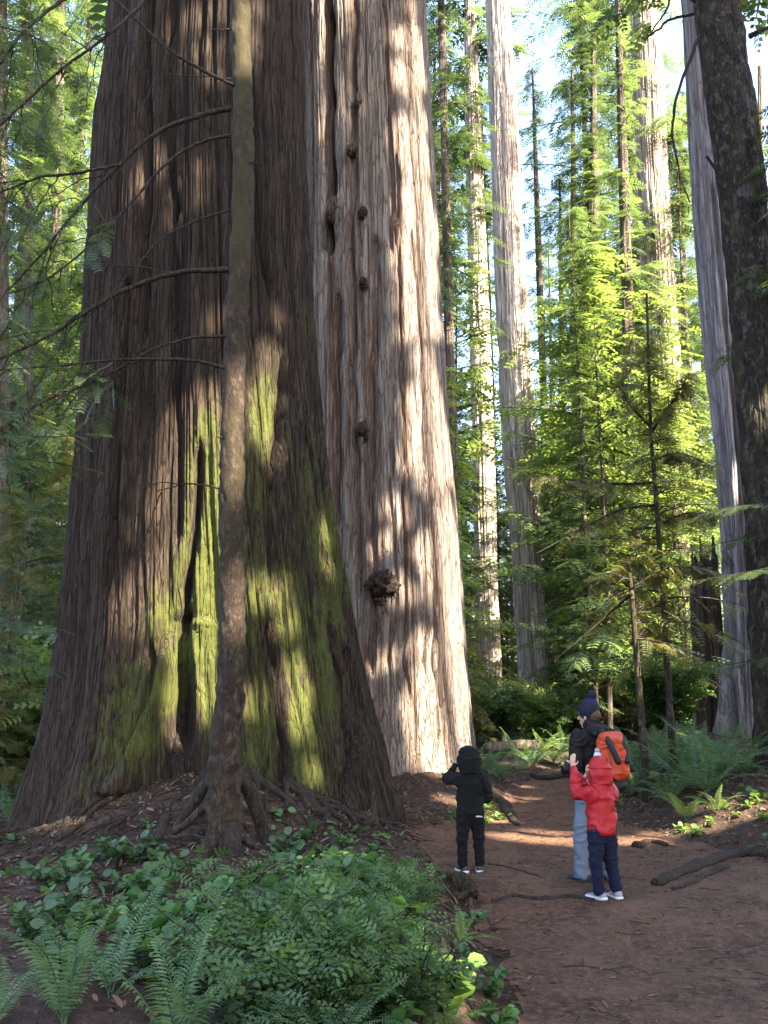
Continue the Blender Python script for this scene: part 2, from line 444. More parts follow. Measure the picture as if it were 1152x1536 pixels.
def G(px, py, y0=4.0, y1=60):
    """ground point seen at a photograph pixel"""
    a, b, c = ray(px, py)
    ys = np.concatenate([np.arange(y0, 26, .03), np.arange(26, y1, .2)])
    xs = a * ys / b; zs = CAMZ + c * ys / b
    hit = np.nonzero(zs <= height(xs, ys))[0]
    i = hit[0] if len(hit) else len(ys) - 1
    return np.array([xs[i], ys[i], hz(xs[i], ys[i])])

def axis(fine0, fine1, step, lo, hi, g=1.14):
    a = list(np.arange(fine0, fine1, step)); s = step
    while a[-1] < hi: s *= g; a.append(a[-1] + s)
    s = step; b = []
    x = fine0
    while x > lo: s *= g; x -= s; b.append(x)
    return np.array(b[::-1] + a)
gx = axis(-5.5, 6.5, .05, -260, 260); gy = axis(4.2, 24, .05, -120, 420)
GX, GY = np.meshgrid(gx, gy)
GZ = height(GX, GY)
V = np.stack([GX, GY, GZ], -1).reshape(-1, 3)
nx = len(gx); i = np.arange(len(gy) - 1)[:, None] * nx + np.arange(nx - 1)[None]
F = np.stack([i, i + 1, i + nx + 1, i + nx], -1).reshape(-1, 4)
g = link("ground", mesh_np("ground", V, F, mats=[M['floor']])); tag(g, "brown forest floor of duff and needles under the trees", "ground", kind="structure")
cx_ = V[F].mean(1)
wob = .22 * (fbm(cx_[:, 0] * 2.2, cx_[:, 1] * 2.2, 0 * cx_[:, 0], 3, 5) - .5) * 2
on = (cx_[:, 0] > xl(cx_[:, 1]) + wob) & (cx_[:, 0] < xr(cx_[:, 1]) + wob) & (cx_[:, 1] > 1) & (cx_[:, 1] < 29)
pf = F[on]; u, inv = np.unique(pf, return_inverse=True)
pv = V[u] + np.array([0, 0, .006])
p_ = link("path", mesh_np("path", pv, inv.reshape(-1, 4), mats=[M['path']])); tag(p_, "trodden reddish brown dirt trail through the redwoods", "path", kind="structure")

# ------------------------------------------------------------------ world and sun
W = bpy.data.worlds.new("World"); S.world = W; W.use_nodes = True
wn = W.node_tree; wn.nodes.clear()
sky = wn.nodes.new("ShaderNodeTexSky"); sky.sky_type = 'NISHITA'; sky.sun_disc = False
sky.sun_elevation = SUN_EL; sky.sun_rotation = math.atan2(SUN[0], SUN[1]); sky.air_density = 1.0; sky.dust_density = 3.0; sky.ozone_density = 1.2
bg = wn.nodes.new("ShaderNodeBackground"); bg.inputs[1].default_value = .105
wo = wn.nodes.new("ShaderNodeOutputWorld")
wn.links.new(sky.outputs[0], bg.inputs[0]); wn.links.new(bg.outputs[0], wo.inputs[0])
sl = bpy.data.lights.new("sun", 'SUN'); sl.energy = 5; sl.angle = R(.5); sl.color = (1, .86, .66)
so = link("sun", sl, loc=(30, -20, 40))
so.rotation_euler = Vector((-SUN).tolist()).to_track_quat('-Z', 'Y').to_euler()
vs = S.view_settings; vs.view_transform = 'Standard'; vs.look = 'None'; vs.exposure = 3.75; vs.gamma = 1; vs.use_curve_mapping = False
cy = S.cycles
cy.max_bounces = 6; cy.diffuse_bounces = 4; cy.glossy_bounces = 2; cy.transmission_bounces = 4; cy.transparent_max_bounces = 4
cy.sample_clamp_indirect = 8; cy.use_denoising = True
# ------------------------------------------------------------------ big trunks
def profile(rows, Y0):
    """photograph outline rows (py, xl, xr) -> z, centre x, radius at distance Y0"""
    out = []
    for py, a, b in rows:
        A = P(a, py, Y0); B = P(b, py, Y0); out.append((A[2], (A[0] + B[0]) / 2, (B[0] - A[0]) / 2))
    out = np.array(sorted(out)); return out
def trunk_arrays(prof, Y0, ztop, zlow, dz, nfront, nback, disp, ytop=None, gaps=None):
    z = prof[:, 0]
    zs = np.concatenate([np.arange(zlow, z[-1], dz), np.linspace(z[-1], ztop, 30)])
    top = z[-1]; k = np.clip((zs - top) / max(ztop - top, .1), 0, 1)
    m = max(0, len(z) - 3)
    s_x = (prof[-1, 1] - prof[m, 1]) / (z[-1] - z[m]); 
    cx = np.interp(zs, z, prof[:, 1]) + s_x * np.maximum(zs - top, 0)
    Rr = np.interp(zs, z, prof[:, 2]) * (1 - .72 * k)
    ker = np.ones(9) / 9
    cx = np.convolve(np.pad(cx, 4, 'edge'), ker, 'valid'); Rr = np.convolve(np.pad(Rr, 4, 'edge'), ker, 'valid')
    f = np.linspace(-1, 1, nfront) * R(105); b = np.linspace(R(105), R(255), nback + 2)[1:-1]
    ph = np.concatenate([f, b]); n = len(ph)
    PH, ZZ = np.meshgrid(ph, zs); RR = Rr[:, None] * np.ones(n)[None]; CX = cx[:, None] * np.ones(n)[None]
    d, attrs = disp(PH, ZZ, RR, CX)
    r = np.maximum(RR + d, .03)
    X = CX + r * np.sin(PH); Yv = Y0 - r * np.cos(PH)
    V = np.stack([X, Yv, ZZ], -1).reshape(-1, 3)
    i = np.arange(len(zs) - 1)[:, None] * n; j = np.arange(n)[None]; j2 = (j + 1) % n
    F = np.stack([i + j, i + j2, i + n + j2, i + n + j], -1).reshape(-1, 4)
    return V, F, {k_: v.reshape(-1) for k_, v in attrs.items()}, (zs, cx, Rr)
def furrows(PH, ZZ, Rf, f1=3.0, f2=8.0, d1=.10, d2=.04, d3=.016, zf=.10, seed=0, twist=0.0, warp=.35):
    a = PH + twist * ZZ
    qx, qy = np.sin(a) * Rf, np.cos(a) * Rf
    w = (noise3(qx * 1.2, qy * 1.2, ZZ * .16, seed + 50) - .5) * warp
    w2 = (noise3(qx * 6, qy * 6, ZZ * .45, seed + 51) - .5) * .05
    qx = qx + w + w2; qy = qy + w - w2
    n1 = noise3(qx * f1, qy * f1, ZZ * zf, seed + 1)
    n1b = noise3(qx * f1 * 1.8, qy * f1 * 1.8, ZZ * zf * 1.8, seed + 2)
    n2 = noise3(qx * f2, qy * f2, ZZ * zf * 2.4, seed + 3)
    n2b = noise3(qx * f2 * 1.9, qy * f2 * 1.9, ZZ * zf * 4, seed + 8)
    n3 = 1 - np.abs(2 * noise3(qx * f2 * 3.1, qy * f2 * 3.1, ZZ * zf * 4.5, seed + 4) - 1)
    n4 = 1 - np.abs(2 * noise3(qx * f2 * 6.5, qy * f2 * 6.5, ZZ * zf * 14, seed + 5) - 1)
    pl = sst(.46, .54, noise3(qx * f2 * .8, qy * f2 * .8, ZZ * .33, seed + 9)) + .6 * sst(.47, .53, noise3(qx * f2 * 1.7, qy * f2 * 1.7, ZZ * .8, seed + 10))
    g1 = sst(0, .17, np.abs(2 * n1 - 1)); g1b = sst(0, .12, np.abs(2 * n1b - 1)); g2 = sst(0, .20, np.abs(2 * n2 - 1)); g2b = sst(0, .16, np.abs(2 * n2b - 1))
    d = d1 * (g1 - 1) + d1 * .5 * (g1b - 1) + d2 * (g2 - 1) + d2 * .6 * (g2b - 1) + d3 * (n3 - .5) + d3 * .55 * (n4 - .5) + d3 * .9 * (pl - .8)
    d = d + d1 * .6 * (noise3(qx * 1.1, qy * 1.1, ZZ * .04, seed + 6) - .5)
    strip = noise3(qx * f2 * 1.1, qy * f2 * 1.1, ZZ * zf * .7, seed + 11)
    ridge = (.30 * g1 + .15 * g1b + .25 * g2 + .15 * g2b + .15) * (.30 + .95 * sst(.25, .75, strip) * (.6 + .4 * n3))
    return d, np.clip(ridge, 0, 1)
def phi_at(pts, Y0, ZZ, CX, RR):
    """angle round the trunk of a vertical line given by photograph points [(px,py)...], for every height"""
    q = np.array(sorted([(P(a, b, Y0)[2], P(a, b, Y0)[0]) for a, b in pts]))
    # points lie on the near face; correct for the nearer distance
    x = np.interp(ZZ[:, 0], q[:, 0], q[:, 1])
    sc = (Y0 - RR[:, 0] * .9) / Y0
    s = np.clip((x * sc - CX[:, 0]) / RR[:, 0], -.98, .98)
    return np.arcsin(s)[:, None], (q[0, 0], q[-1, 0])
def crevice(PH, ZZ, RR, CX, Y0, pts, depth, width, fade=.35):
    p0, (z0, z1) = phi_at(pts, Y0, ZZ, CX, RR)
    wob = .05 * (noise3(ZZ * 1.7, 0 * ZZ, 0 * ZZ, 77) - .5)
    dd = np.abs(PH - p0 - wob) * RR
    env = sst(z0 - fade, z0 + .05, ZZ) * (1 - sst(z1 - .05, z1 + fade, ZZ))
    w = width * (.35 + .65 * env)
    return -depth * env * np.exp(-(dd / w) ** 2), env * np.exp(-(dd / (w * 1.6)) ** 2)

def merge_into(o, V, F, ridge, moss):
    me = o.data; n, m = len(me.vertices), len(me.polygons)
    v0 = np.empty(n * 3, np.float32); me.vertices.foreach_get("co", v0); f0 = np.empty(m * 4, np.int32); me.loops.foreach_get("vertex_index", f0)
    at = {}
    for k, x in (("ridge", ridge), ("moss", moss)):
        y = np.zeros(n, np.float32)
        if k in me.attributes: me.attributes[k].data.foreach_get("value", y)
        at[k] = np.concatenate([y, np.broadcast_to(np.asarray(x, np.float32), (len(V),))])
    V = np.asarray(V) - np.array(o.parent.location)
    nm = mesh_np(o.name, np.vstack([v0.reshape(-1, 3), V]), np.vstack([f0.reshape(-1, 4), np.asarray(F) + n]), at, True, list(me.materials)); o.data = nm; bpy.data.meshes.remove(me)
# ---- 1. the mossy redwood in front
Y1 = T1C[1]
rows1 = [(-40, 162, 447), (0, 158, 448), (60, 151, 450), (180, 138, 452), (360, 128, 461), (540, 117, 472), (660, 111, 486), (780, 101, 501), (880, 92, 520), (953, 86, 533), (1065, 67, 558), (1120, 53, 577), (1170, 38, 592), (1225, 18, 610), (1262, 4, 628), (1300, -10, 640)]
# outline pixels meet the trunk at its flanks, a little nearer than its axis
pr1 = profile(rows1, Y1 - .35)
pr1 = np.vstack([[pr1[0, 0] - .5, pr1[0, 1], pr1[0, 2] + .15], pr1])
def moss_spots(spots, Y0, PH, ZZ, RR, CX):
    X = CX + RR * np.sin(PH); Yv = Y0 - RR * np.cos(PH)
    mo = np.zeros_like(PH)
    for px, py, rx, ry, a in spots:
        # nearest-surface point of this pixel
        y = Y0
        for _ in range(4):
            p = P(px, py, y); k = np.argmin(np.abs(ZZ[:, 0] - p[2])); s = np.clip((p[0] - CX[k, 0]) / RR[k, 0], -.97, .97); y = Y0 - RR[k, 0] * math.sqrt(1 - s * s)
        p = P(px, py, y); m = p[1] / FPX
        dx = (X - p[0]) / (rx * m); dzz = (ZZ - p[2]) / (ry * m)
        mo = np.maximum(mo, a * np.exp(-(dx * dx + dzz * dzz)) * (np.cos(PH) > -.2))
    return mo
MOSS1 = [(312, 650, 30, 60, .7), (318, 760, 26, 80, .9), (322, 900, 22, 90, 1.0), (272, 985, 30, 36, 1.0), (240, 1035, 32, 45, 1.0), (205, 1100, 36, 50, 1.0), (300, 700, 34, 70, .95), (300, 820, 34, 110, 1.2), (308, 950, 26, 100, 1.2), (312, 1040, 20, 50, 1.0), (262, 870, 20, 70, .55), (240, 930, 40, 60, .7),
         (195, 1050, 50, 70, .7), (170, 1120, 40, 60, .6), (120, 1180, 40, 60, .4), (400, 630, 34, 90, .75), (420, 540, 18, 60, .45), (395, 720, 30, 60, .5),
         (490, 800, 20, 80, .95), (500, 930, 18, 110, 1.0), (470, 700, 14, 80, .6), (505, 1040, 20, 60, .6), (380, 900, 30, 90, .45), (440, 960, 40, 120, .55), (455, 1100, 45, 90, .75), (395, 1080, 40, 80, .5), (465, 480, 10, 60, .6), (470, 1170, 40, 40, .5), (420, 300, 18, 160, .25)]
def disp1(PH, ZZ, RR, CX):
    d, ridge = furrows(PH, ZZ, 1.75, 2.4, 8.5, .085, .042, .026, .040, seed=0, warp=.22)
    flare = np.exp(-np.maximum(ZZ - .3, 0) / 2.0)
    lob = noise3(np.sin(PH) * 1.7, np.cos(PH) * 1.7, ZZ * .06, 33) - .5
    d = d + lob * (.16 + .55 * flare) * np.clip(np.abs(np.cos(PH)) * 1.3, .1, 1)
    rough = fbm(np.sin(PH) * 5, np.cos(PH) * 5, ZZ * 1.5, 4, 60) - .5
    d = d + rough * .16 * flare
    hide = 0
    for pts, dep, wid in [([(298, 735), (289, 840), (279, 910)], .22, .05), ([(284, 958), (266, 1030), (272, 1095)], .42, .12), ([(405, 760), (418, 690), (420, 600)], .26, .055), ([(262, 830), (266, 700), (268, 560), (258, 400)], .13, .05),
                          ([(205, 560), (212, 300), (215, 100)], .24, .08), ([(300, 200), (300, 0)], .14, .05), ([(255, 400), (245, 300), (255, 60)], .20, .07), ([(455, 660), (472, 760), (500, 950), (530, 1100)], .22, .07),
                          ([(180, 500), (168, 700), (150, 900)], .18, .08), ([(400, 480), (385, 380), (378, 200)], .16, .05), ([(232, 1000), (215, 1060), (190, 1120)], .2, .06), ([(540, 1150), (545, 1080), (525, 980)], .25, .09), ([(150, 400), (160, 200), (168, 40)], .18, .07), ([(430, 1190), (420, 1080), (410, 960)], .1, .06), ([(250, 1100), (262, 1010)], .14, .06)]:
        a, e = crevice(PH, ZZ, RR, CX, Y1, pts, dep, wid); d = d + a; hide = np.maximum(hide, e)
    a, e = crevice(PH, ZZ, RR, CX, Y1, [(185, 1165), (215, 1085), (250, 1015), (296, 950)], -.26, .17, .1)
    jag = .6 + .8 * fbm(np.sin(PH) * 7, np.cos(PH) * 7, ZZ * 3, 3, 91)
    d = d + a * jag; hide = hide * (1 - np.clip(e * 1.3, 0, 1))
    mo = moss_spots(MOSS1, Y1, PH, ZZ, RR, CX) * (1 - .9 * hide)
    mo = mo * .9 + .12 * sst(1.0, .2, np.abs(PH)) * (1 - sst(2.5, 6, ZZ)) + .24 * sst(-.25, .5, np.sin(PH)) * (1 - sst(3.5, 8, ZZ)) * (1 - hide)
    d = d + .035 * np.clip(mo, 0, 1) * (fbm(np.sin(PH) * 22, np.cos(PH) * 22, ZZ * 9, 3, 95) - .35)
    return d, {"ridge": ridge * (1 - .7 * hide), "moss": mo}
V1, F1, A1, tr1 = trunk_arrays(pr1, Y1, 34, -.5, .020, 860, 60, disp1)
redwood1 = thing("redwood_tree", (T1C[0], T1C[1], hz(*T1C)), "huge dark redwood with moss-covered flared base standing behind the slim trunk", "tree")
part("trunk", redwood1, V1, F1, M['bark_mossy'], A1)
def surf(px, py, Y0, tr):
    zs, cx, Rr = tr; y = Y0
    for _ in range(6):
        p = P(px, py, y); k = np.argmin(np.abs(zs - p[2])); s = np.clip((p[0] - cx[k]) / Rr[k], -.98, .98); y = Y0 - Rr[k] * math.sqrt(1 - s * s)
    return P(px, py, y)

# ---- 2. the sunlit redwood behind it
Y2 = T2C[1]
rows2 = [(-40, 436, 636), (0, 436, 639), (180, 436, 649), (340, 436, 659), (500, 434, 668), (660, 430, 678), (800, 422, 690), (900, 416, 696), (1000, 408, 703), (1080, 398, 711), (1130, 386, 717), (1170, 376, 726), (1200, 366, 738), (1230, 356, 750)]
pr2 = profile(rows2, Y2 - .25)
pr2 = np.vstack([[pr2[0, 0] - .5, pr2[0, 1], pr2[0, 2] + .2], pr2])
def disp2(PH, ZZ, RR, CX):
    d, ridge = furrows(PH, ZZ, 1.55, 2.4, 9.5, .042, .026, .017, .030, seed=100, warp=.15)
    flare = np.exp(-np.maximum(ZZ - .2, 0) / 1.6)
    lob = noise3(np.sin(PH) * 1.8, np.cos(PH) * 1.8, ZZ * .05, 133) - .5
    d = d + lob * (.10 + .40 * flare) * np.clip(np.abs(np.cos(PH)) * 1.3, .1, 1)
    d = d + (fbm(np.sin(PH) * 6, np.cos(PH) * 6, ZZ * 2, 4, 160) - .5) * .12 * flare
    hide = 0
    for pts, dep, wid in [([(492, 420), (492, 200), (490, 0)], .50, .10), ([(560, 1000), (556, 800), (560, 600), (566, 420)], .14, .07), ([(538, 900), (530, 600), (528, 420), (534, 60)], .14, .06), ([(505, 800), (505, 500)], .16, .07), ([(585, 1000), (590, 900), (585, 700)], .10, .04), ([(612, 1040), (604, 900), (606, 700), (600, 500), (596, 300)], .09, .03), ([(640, 1000), (636, 800), (636, 600), (622, 400)], .08, .03), ([(655, 1100), (650, 900)], .1, .04), ([(620, 200), (612, 0)], .12, .04), ([(590, 420), (585, 200), (572, 0)], .10, .04)]:
        a, e = crevice(PH, ZZ, RR, CX, Y2, pts, dep, wid); d = d + a; hide = np.maximum(hide, e)
    for px, py, rad, amp in [(574, 884, .42, .16), (502, 318, .26, .10), (544, 326, .16, .07), (527, 228, .16, .05), (545, 430, .14, .06), (543, 650, .18, .07)]:
        p = P(px, py, Y2 - 1.5); X = CX + RR * np.sin(PH)
        q = np.hypot((X - p[0]), (ZZ - p[2]) * .75) / rad
        d = d + amp * np.exp(-q * q) * (np.cos(PH) > 0)
    return d, {"ridge": ridge * (1 - .7 * hide)}
V2, F2, A2, tr2 = trunk_arrays(pr2, Y2, 40, -.4, .024, 800, 50, disp2)
redwood2 = thing("redwood_tree", (T2C[0], T2C[1], hz(*T2C)), "great grey redwood with burls, its right side brightly sunlit, beside the mossy one", "tree")
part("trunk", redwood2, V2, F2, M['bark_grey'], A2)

# burls and knots on it
def lump(c, rx, ry, rz, seed, amp=.35, nu=44, nv=30, f=5.0):
    u = np.linspace(0, 2 * np.pi, nu, endpoint=False); v = np.linspace(0.02, np.pi - .02, nv)
    U, Vv = np.meshgrid(u, v); D = np.stack([np.sin(Vv) * np.cos(U), np.sin(Vv) * np.sin(U), np.cos(Vv)], -1)
    n = fbm(D[..., 0] * f * .5 + seed, D[..., 1] * f * .5, D[..., 2] * f * .5, 4, seed)
    n2 = np.abs(fbm(D[..., 0] * f + seed, D[..., 1] * f, D[..., 2] * f, 3, seed + 9) * 2 - 1)
    r = 1 + amp * (n - .5) * 2 - amp * .9 * (1 - sst(0, .25, n2))
    X = D * r[..., None] * np.array([rx, ry, rz]) + np.asarray(c)
    i = np.arange(nv - 1)[:, None] * nu; j = np.arange(nu)[None]; j2 = (j + 1) % nu
    return X.reshape(-1, 3), np.stack([i + j, i + nu + j, i + nu + j2, i + j2], -1).reshape(-1, 4), sst(.0, .3, n2).reshape(-1)
for k, (px, py, rx, rz, mt, lab, lift) in enumerate([(574, 880, 27, 24, 'bark_slim', "large dark gnarled burl", .12), (502, 316, 13, 26, 'bark_char', "black hollow knot", .0), (544, 322, 9, 12, 'bark_slim', None, .12), (527, 226, 9, 13, 'bark_char', None, .02),
                                               (545, 428, 7, 12, 'bark_slim', None, .12), (543, 647, 11, 12, 'root', "mossy knot", .13), (548, 648, 6, 18, 'bark_char', None, .10), (538, 152, 6, 14, 'bark_char', None, .03), (574, 900, 14, 12, 'bark_char', None, .12)]):
    p = surf(px, py, Y2, tr2); m = p[1] / FPX
    bV, bF, bA = lump(p + np.array([0, -lift * .6, 0]), rx * m, max(rx, 9) * m * .8, rz * m, 200 + k, .38, f=4.5 if k == 0 else 3)
    o = part("burl" if k in (0,) else "knot", redwood2, bV, bF, M[mt], {"ridge": bA, "moss": np.full(len(bV), .55 if mt == 'root' else .15)})
    if lab: tag(o, lab)

# ---- other trunks of the wood, from their outlines
def simple_trunk(rows, Y0, ztop, mat, seed, dz=.06, nf=150, nb=20, d1=.05, d2=.02, f1=4, f2=11, extra=None, moss=.0, below=.8, zf=.07, gnarl=0):
    pr = profile(rows, Y0)
    pr = np.vstack([[pr[0, 0] - below, pr[0, 1], pr[0, 2] * 1.08], pr])
    def dp(PH, ZZ, RR, CX):
        d, rd = furrows(PH, ZZ, float(np.median(pr[:, 2])), f1, f2, d1, d2, d2 * .4, zf, seed=seed)
        if gnarl: d = d + gnarl * (fbm(np.sin(PH) * 2, np.cos(PH) * 2, ZZ * 2.2, 4, seed + 7) - .5)
        mo = np.full_like(PH, moss) + .6 * moss * (noise3(np.sin(PH) * 2, np.cos(PH) * 2, ZZ * .8, seed + 8) - .3)
        if extra:
            dd, ee = extra(PH, ZZ, RR, CX); d = d + dd; rd = rd * (1 - .7 * ee)
        return d, {"ridge": rd, "moss": mo}
    return trunk_arrays(pr, Y0, ztop, pr[0, 0], dz, nf, nb, dp)
def trunk_tree(rows, Y0, ztop, mat, seed, label, name="redwood_tree", group=None, **kw):
    tV, tF, tA, tr = simple_trunk(rows, Y0, ztop, M[mat], seed, **kw)
    zs, cx, Rr = tr; x0 = float(cx[0])
    z0 = hz(x0, Y0)
    o = thing(name, (x0, Y0, z0), label, "tree", group)
    part("trunk", o, tV, tF, M[mat], tA)
    return o, tr
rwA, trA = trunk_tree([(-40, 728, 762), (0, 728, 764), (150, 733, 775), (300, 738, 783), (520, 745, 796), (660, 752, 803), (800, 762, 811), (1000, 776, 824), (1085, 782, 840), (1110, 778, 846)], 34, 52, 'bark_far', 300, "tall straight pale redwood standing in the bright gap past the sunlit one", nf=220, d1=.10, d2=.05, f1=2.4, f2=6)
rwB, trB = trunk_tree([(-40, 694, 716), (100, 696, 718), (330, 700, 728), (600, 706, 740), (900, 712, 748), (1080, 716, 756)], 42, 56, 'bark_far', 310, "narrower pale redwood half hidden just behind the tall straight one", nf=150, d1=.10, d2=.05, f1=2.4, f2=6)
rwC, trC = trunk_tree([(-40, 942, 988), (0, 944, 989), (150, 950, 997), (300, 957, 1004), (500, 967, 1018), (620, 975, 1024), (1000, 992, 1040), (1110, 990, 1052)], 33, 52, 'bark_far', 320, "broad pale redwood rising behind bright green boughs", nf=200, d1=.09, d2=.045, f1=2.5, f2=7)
def exD(PH, ZZ, RR, CX):
    a, e = crevice(PH, ZZ, RR, CX, 20, [(1100, 1120), (1095, 980), (1092, 850)], .5, .16)
    a2, e2 = crevice(PH, ZZ, RR, CX, 20, [(1118, 1120), (1108, 700), (1070, 300)], .12, .05)
    return a + a2, np.maximum(e, e2)
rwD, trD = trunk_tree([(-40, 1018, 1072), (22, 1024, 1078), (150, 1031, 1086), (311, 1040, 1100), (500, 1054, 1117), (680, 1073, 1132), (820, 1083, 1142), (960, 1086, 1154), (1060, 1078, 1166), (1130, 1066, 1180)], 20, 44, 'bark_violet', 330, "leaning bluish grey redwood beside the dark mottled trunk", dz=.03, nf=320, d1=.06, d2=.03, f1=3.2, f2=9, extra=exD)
rwE, trE = trunk_tree([(-40, 1036, 1103), (0, 1043, 1108), (110, 1056, 1121), (178, 1064, 1135), (290, 1080, 1147), (444, 1093, 1160), (600, 1107, 1177), (767, 1118, 1190), (900, 1124, 1198), (1033, 1130, 1206), (1130, 1132, 1212), (1190, 1126, 1224)], 14.2, 30, 'bark_spruce', 340, "dark mottled leaning trunk with lichen patches at the trail's far right", name="spruce_tree", dz=.02, nf=240, d1=.014, d2=.014, f1=6, f2=14, zf=.5, moss=.24, gnarl=.09)
rwS, trS = trunk_tree([(836, 1040, 1074), (900, 1036, 1078), (980, 1040, 1086), (1060, 1046, 1096), (1120, 1044, 1106)], 20.6, 4.9, 'bark_char', 350, "charred broken redwood stump leaning on the bluish grey trunk", name="tree_stump", dz=.03, nf=160, d1=.10, d2=.03, f1=3, f2=8)

# the stump broke off in splinters
me_ = [c for c in rwS.children][0].data
co_ = np.empty(len(me_.vertices) * 3, np.float32); me_.vertices.foreach_get("co", co_); co_ = co_.reshape(-1, 3)
zt_ = co_[:, 2].max(); an_ = np.arctan2(co_[:, 0] - co_[:, 0].mean(), co_[:, 1] - co_[:, 1].mean())
k_ = sst(zt_ - 1.6, zt_, co_[:, 2]); co_[:, 2] += k_ * 1.9 * (fbm(np.sin(an_) * 3.2, np.cos(an_) * 3.2, 0 * an_, 3, 44) - .55)
me_.vertices.foreach_set("co", co_.ravel()); me_.update()
# slim trunks far back, each a tree of its own (crowns are added below)
SLIM = [  # rows, Y, top z, label
    ([(-40, 655, 666), (480, 666, 680), (1080, 684, 702)], 27, 30, "dark slim trunk close behind the right edge of the sunlit redwood"),
    ([(300, 928, 944), (620, 938, 956), (1090, 950, 972)], 30, 34, "slim brown trunk just before the broad pale redwood"),
    ([(400, 882, 902), (900, 884, 906), (1060, 882, 910)], 40, 36, "dim brown trunk rising straight above the adult's hat"),
    ([(540, 838, 848), (1060, 842, 856)], 44, 30, "thin brown trunk midway between pale redwoods in the bright wood"),
    ([(560, 1022, 1034), (1090, 1030, 1046)], 38, 30, "thin shaded trunk beside the charred stump"),
    ([(500, 868, 876), (1060, 866, 876)], 52, 34, "very thin distant trunk left of the dim brown one"),
    ([(350, 802, 812), (1060, 824, 838)], 48, 40, "thin trunk close on the right of the tall straight redwood"),
    ([(600, 672, 682), (1080, 700, 712)], 50, 36, "thin trunk in the gap beside the sunlit redwood's foot"),
    ([(600, 908, 916), (1060, 914, 924)], 58, 36, "faint thin trunk deep in the wood above the backpack"),
    ([(-40, 30, 46), (600, 38, 51), (1060, 40, 56)], 25, 30, "slim sunlit trunk left of the mossy redwood"),
    ([(-40, 84, 100), (600, 74, 86), (1060, 72, 86)], 33, 36, "thin trunk tucked against the mossy redwood's left edge"),
    ([(-40, -16, 10), (600, -6, 14), (1080, -8, 18)], 19, 28, "dim trunk cut by the left edge of the wood"),
    ([(100, 1136, 1144), (1090, 1140, 1152)], 46, 36, "slim trunk showing past the mottled leaning one"),
    ([(500, 988, 996), (1080, 1012, 1020)], 55, 34, "far thin trunk right of the broad pale redwood"),
    ([(480, 722, 738), (1085, 738, 758)], 47, 38, "grey brown trunk touching the narrower pale redwood's right side"),
    ([(420, 856, 868), (1070, 862, 876)], 43, 36, "brown trunk a little left of the adult's hat, partly sunlit"),
    ([(460, 968, 976), (1080, 974, 986)], 50, 34, "distant trunk seen left of the level-boughed sapling"),
    ([(600, 1052, 1062), (1080, 1058, 1070)], 42, 34, "shaded trunk standing behind the charred stump"),
    ([(560, 824, 830), (1065, 834, 842)], 62, 36, "far pale trunk between the tall straight redwood and the adult"),
    ([(300, 56, 66), (1070, 58, 70)], 42, 36, "far trunk between the left edge and the mossy redwood"),
    ([(560, 770, 776), (1060, 798, 806)], 60, 40, "hair-thin distant trunk behind the tall straight redwood"),
]
slim = []
for k, (rw, Y0, zt, lab) in enumerate(SLIM):
    o, tr = trunk_tree(rw, Y0, zt, 'bark_dim', 400 + 10 * k, lab, name="conifer_tree", dz=.12, nf=40, nb=8, d1=.03, d2=.015, f1=5, f2=14, moss=.2)
    slim.append((o, tr, Y0, zt))
# ------------------------------------------------------------------ spots kept sunlit: the canopy is cut open towards the sun
def lit1(px, py, r):
    p = surf(px, py, Y1, tr1); SHAFTS.append((p, r * p[1] / FPX))
for q in [(x_, y_, r_) for y_, r_ in ((612, 18), (645, 22), (680, 22), (718, 22), (752, 18), (790, 22), (828, 24), (866, 22), (902, 18), (940, 16), (985, 14), (1020, 18), (1052, 14)) for x_ in (288, 316)] + [(405, 560, 22), (398, 615, 22), (412, 670, 18), (445, 1000, 14), (440, 930, 12), (300, 635, 24), (296, 680, 26), (300, 730, 26), (306, 790, 24), (308, 840, 24), (312, 890, 20), (312, 930, 14), (312, 1005, 14), (313, 1040, 14), (405, 590, 24), (400, 640, 24), (410, 530, 16), (492, 790, 14), (496, 840, 14),
          (422, 885, 18), (385, 890, 16), (455, 1040, 22), (455, 1085, 16), (478, 1150, 14), (222, 862, 17), (212, 905, 14), (222, 770, 7), (236, 225, 10), (228, 262, 9), (290, 262, 9), (284, 305, 8), (312, 20, 14), (308, 75, 14), (318, 120, 10), (382, 10, 16), (378, 60, 14), (372, 100, 10), (372, 1050, 14), (325, 480, 10), (420, 470, 10)]:
    lit1(*q)
for py, r in [(570, 16), (620, 13), (655, 18), (700, 18), (735, 14), (880, 12), (935, 14), (20, 20), (80, 18)]:
    p = P(np.interp(py, [0, 500, 1300], [365, 357, 342]), py, 8.35); SHAFTS.append((p, r * p[1] / FPX))
def lit2(px, py, r):
    p = surf(px, py, Y2, tr2); SHAFTS.append((p, r * p[1] / FPX))
# the sunlit side of the second redwood: bands of light laid out by rows of shafts
for py, xa, r in [(14, 600, 20), (60, 585, 20), (104, 592, 22), (146, 606, 22), (232, 590, 24), (262, 606, 26), (300, 590, 26), (335, 604, 28), (372, 588, 28), (408, 600, 28), (446, 596, 22), (482, 604, 14), (566, 626, 26), (604, 604, 28), (642, 612, 28), (680, 600, 26), (716, 624, 18), (790, 640, 16), (826, 616, 24), (864, 628, 26), (905, 640, 24), (944, 652, 26), (984, 636, 28), (1022, 618, 28), (1060, 606, 28), (1098, 612, 28), (1134, 622, 26), (1168, 640, 22)]:
    xe = np.interp(py, [0, 500, 1000, 1200], [632, 660, 694, 726]); xa += 18; lit2(xa, py, r * .6)
    for x_ in np.arange(xa + r * .9, xe, r * 1.1): lit2(float(x_), py + float(rng.uniform(-5, 5)), r * float(rng.uniform(1.0, 1.3)))
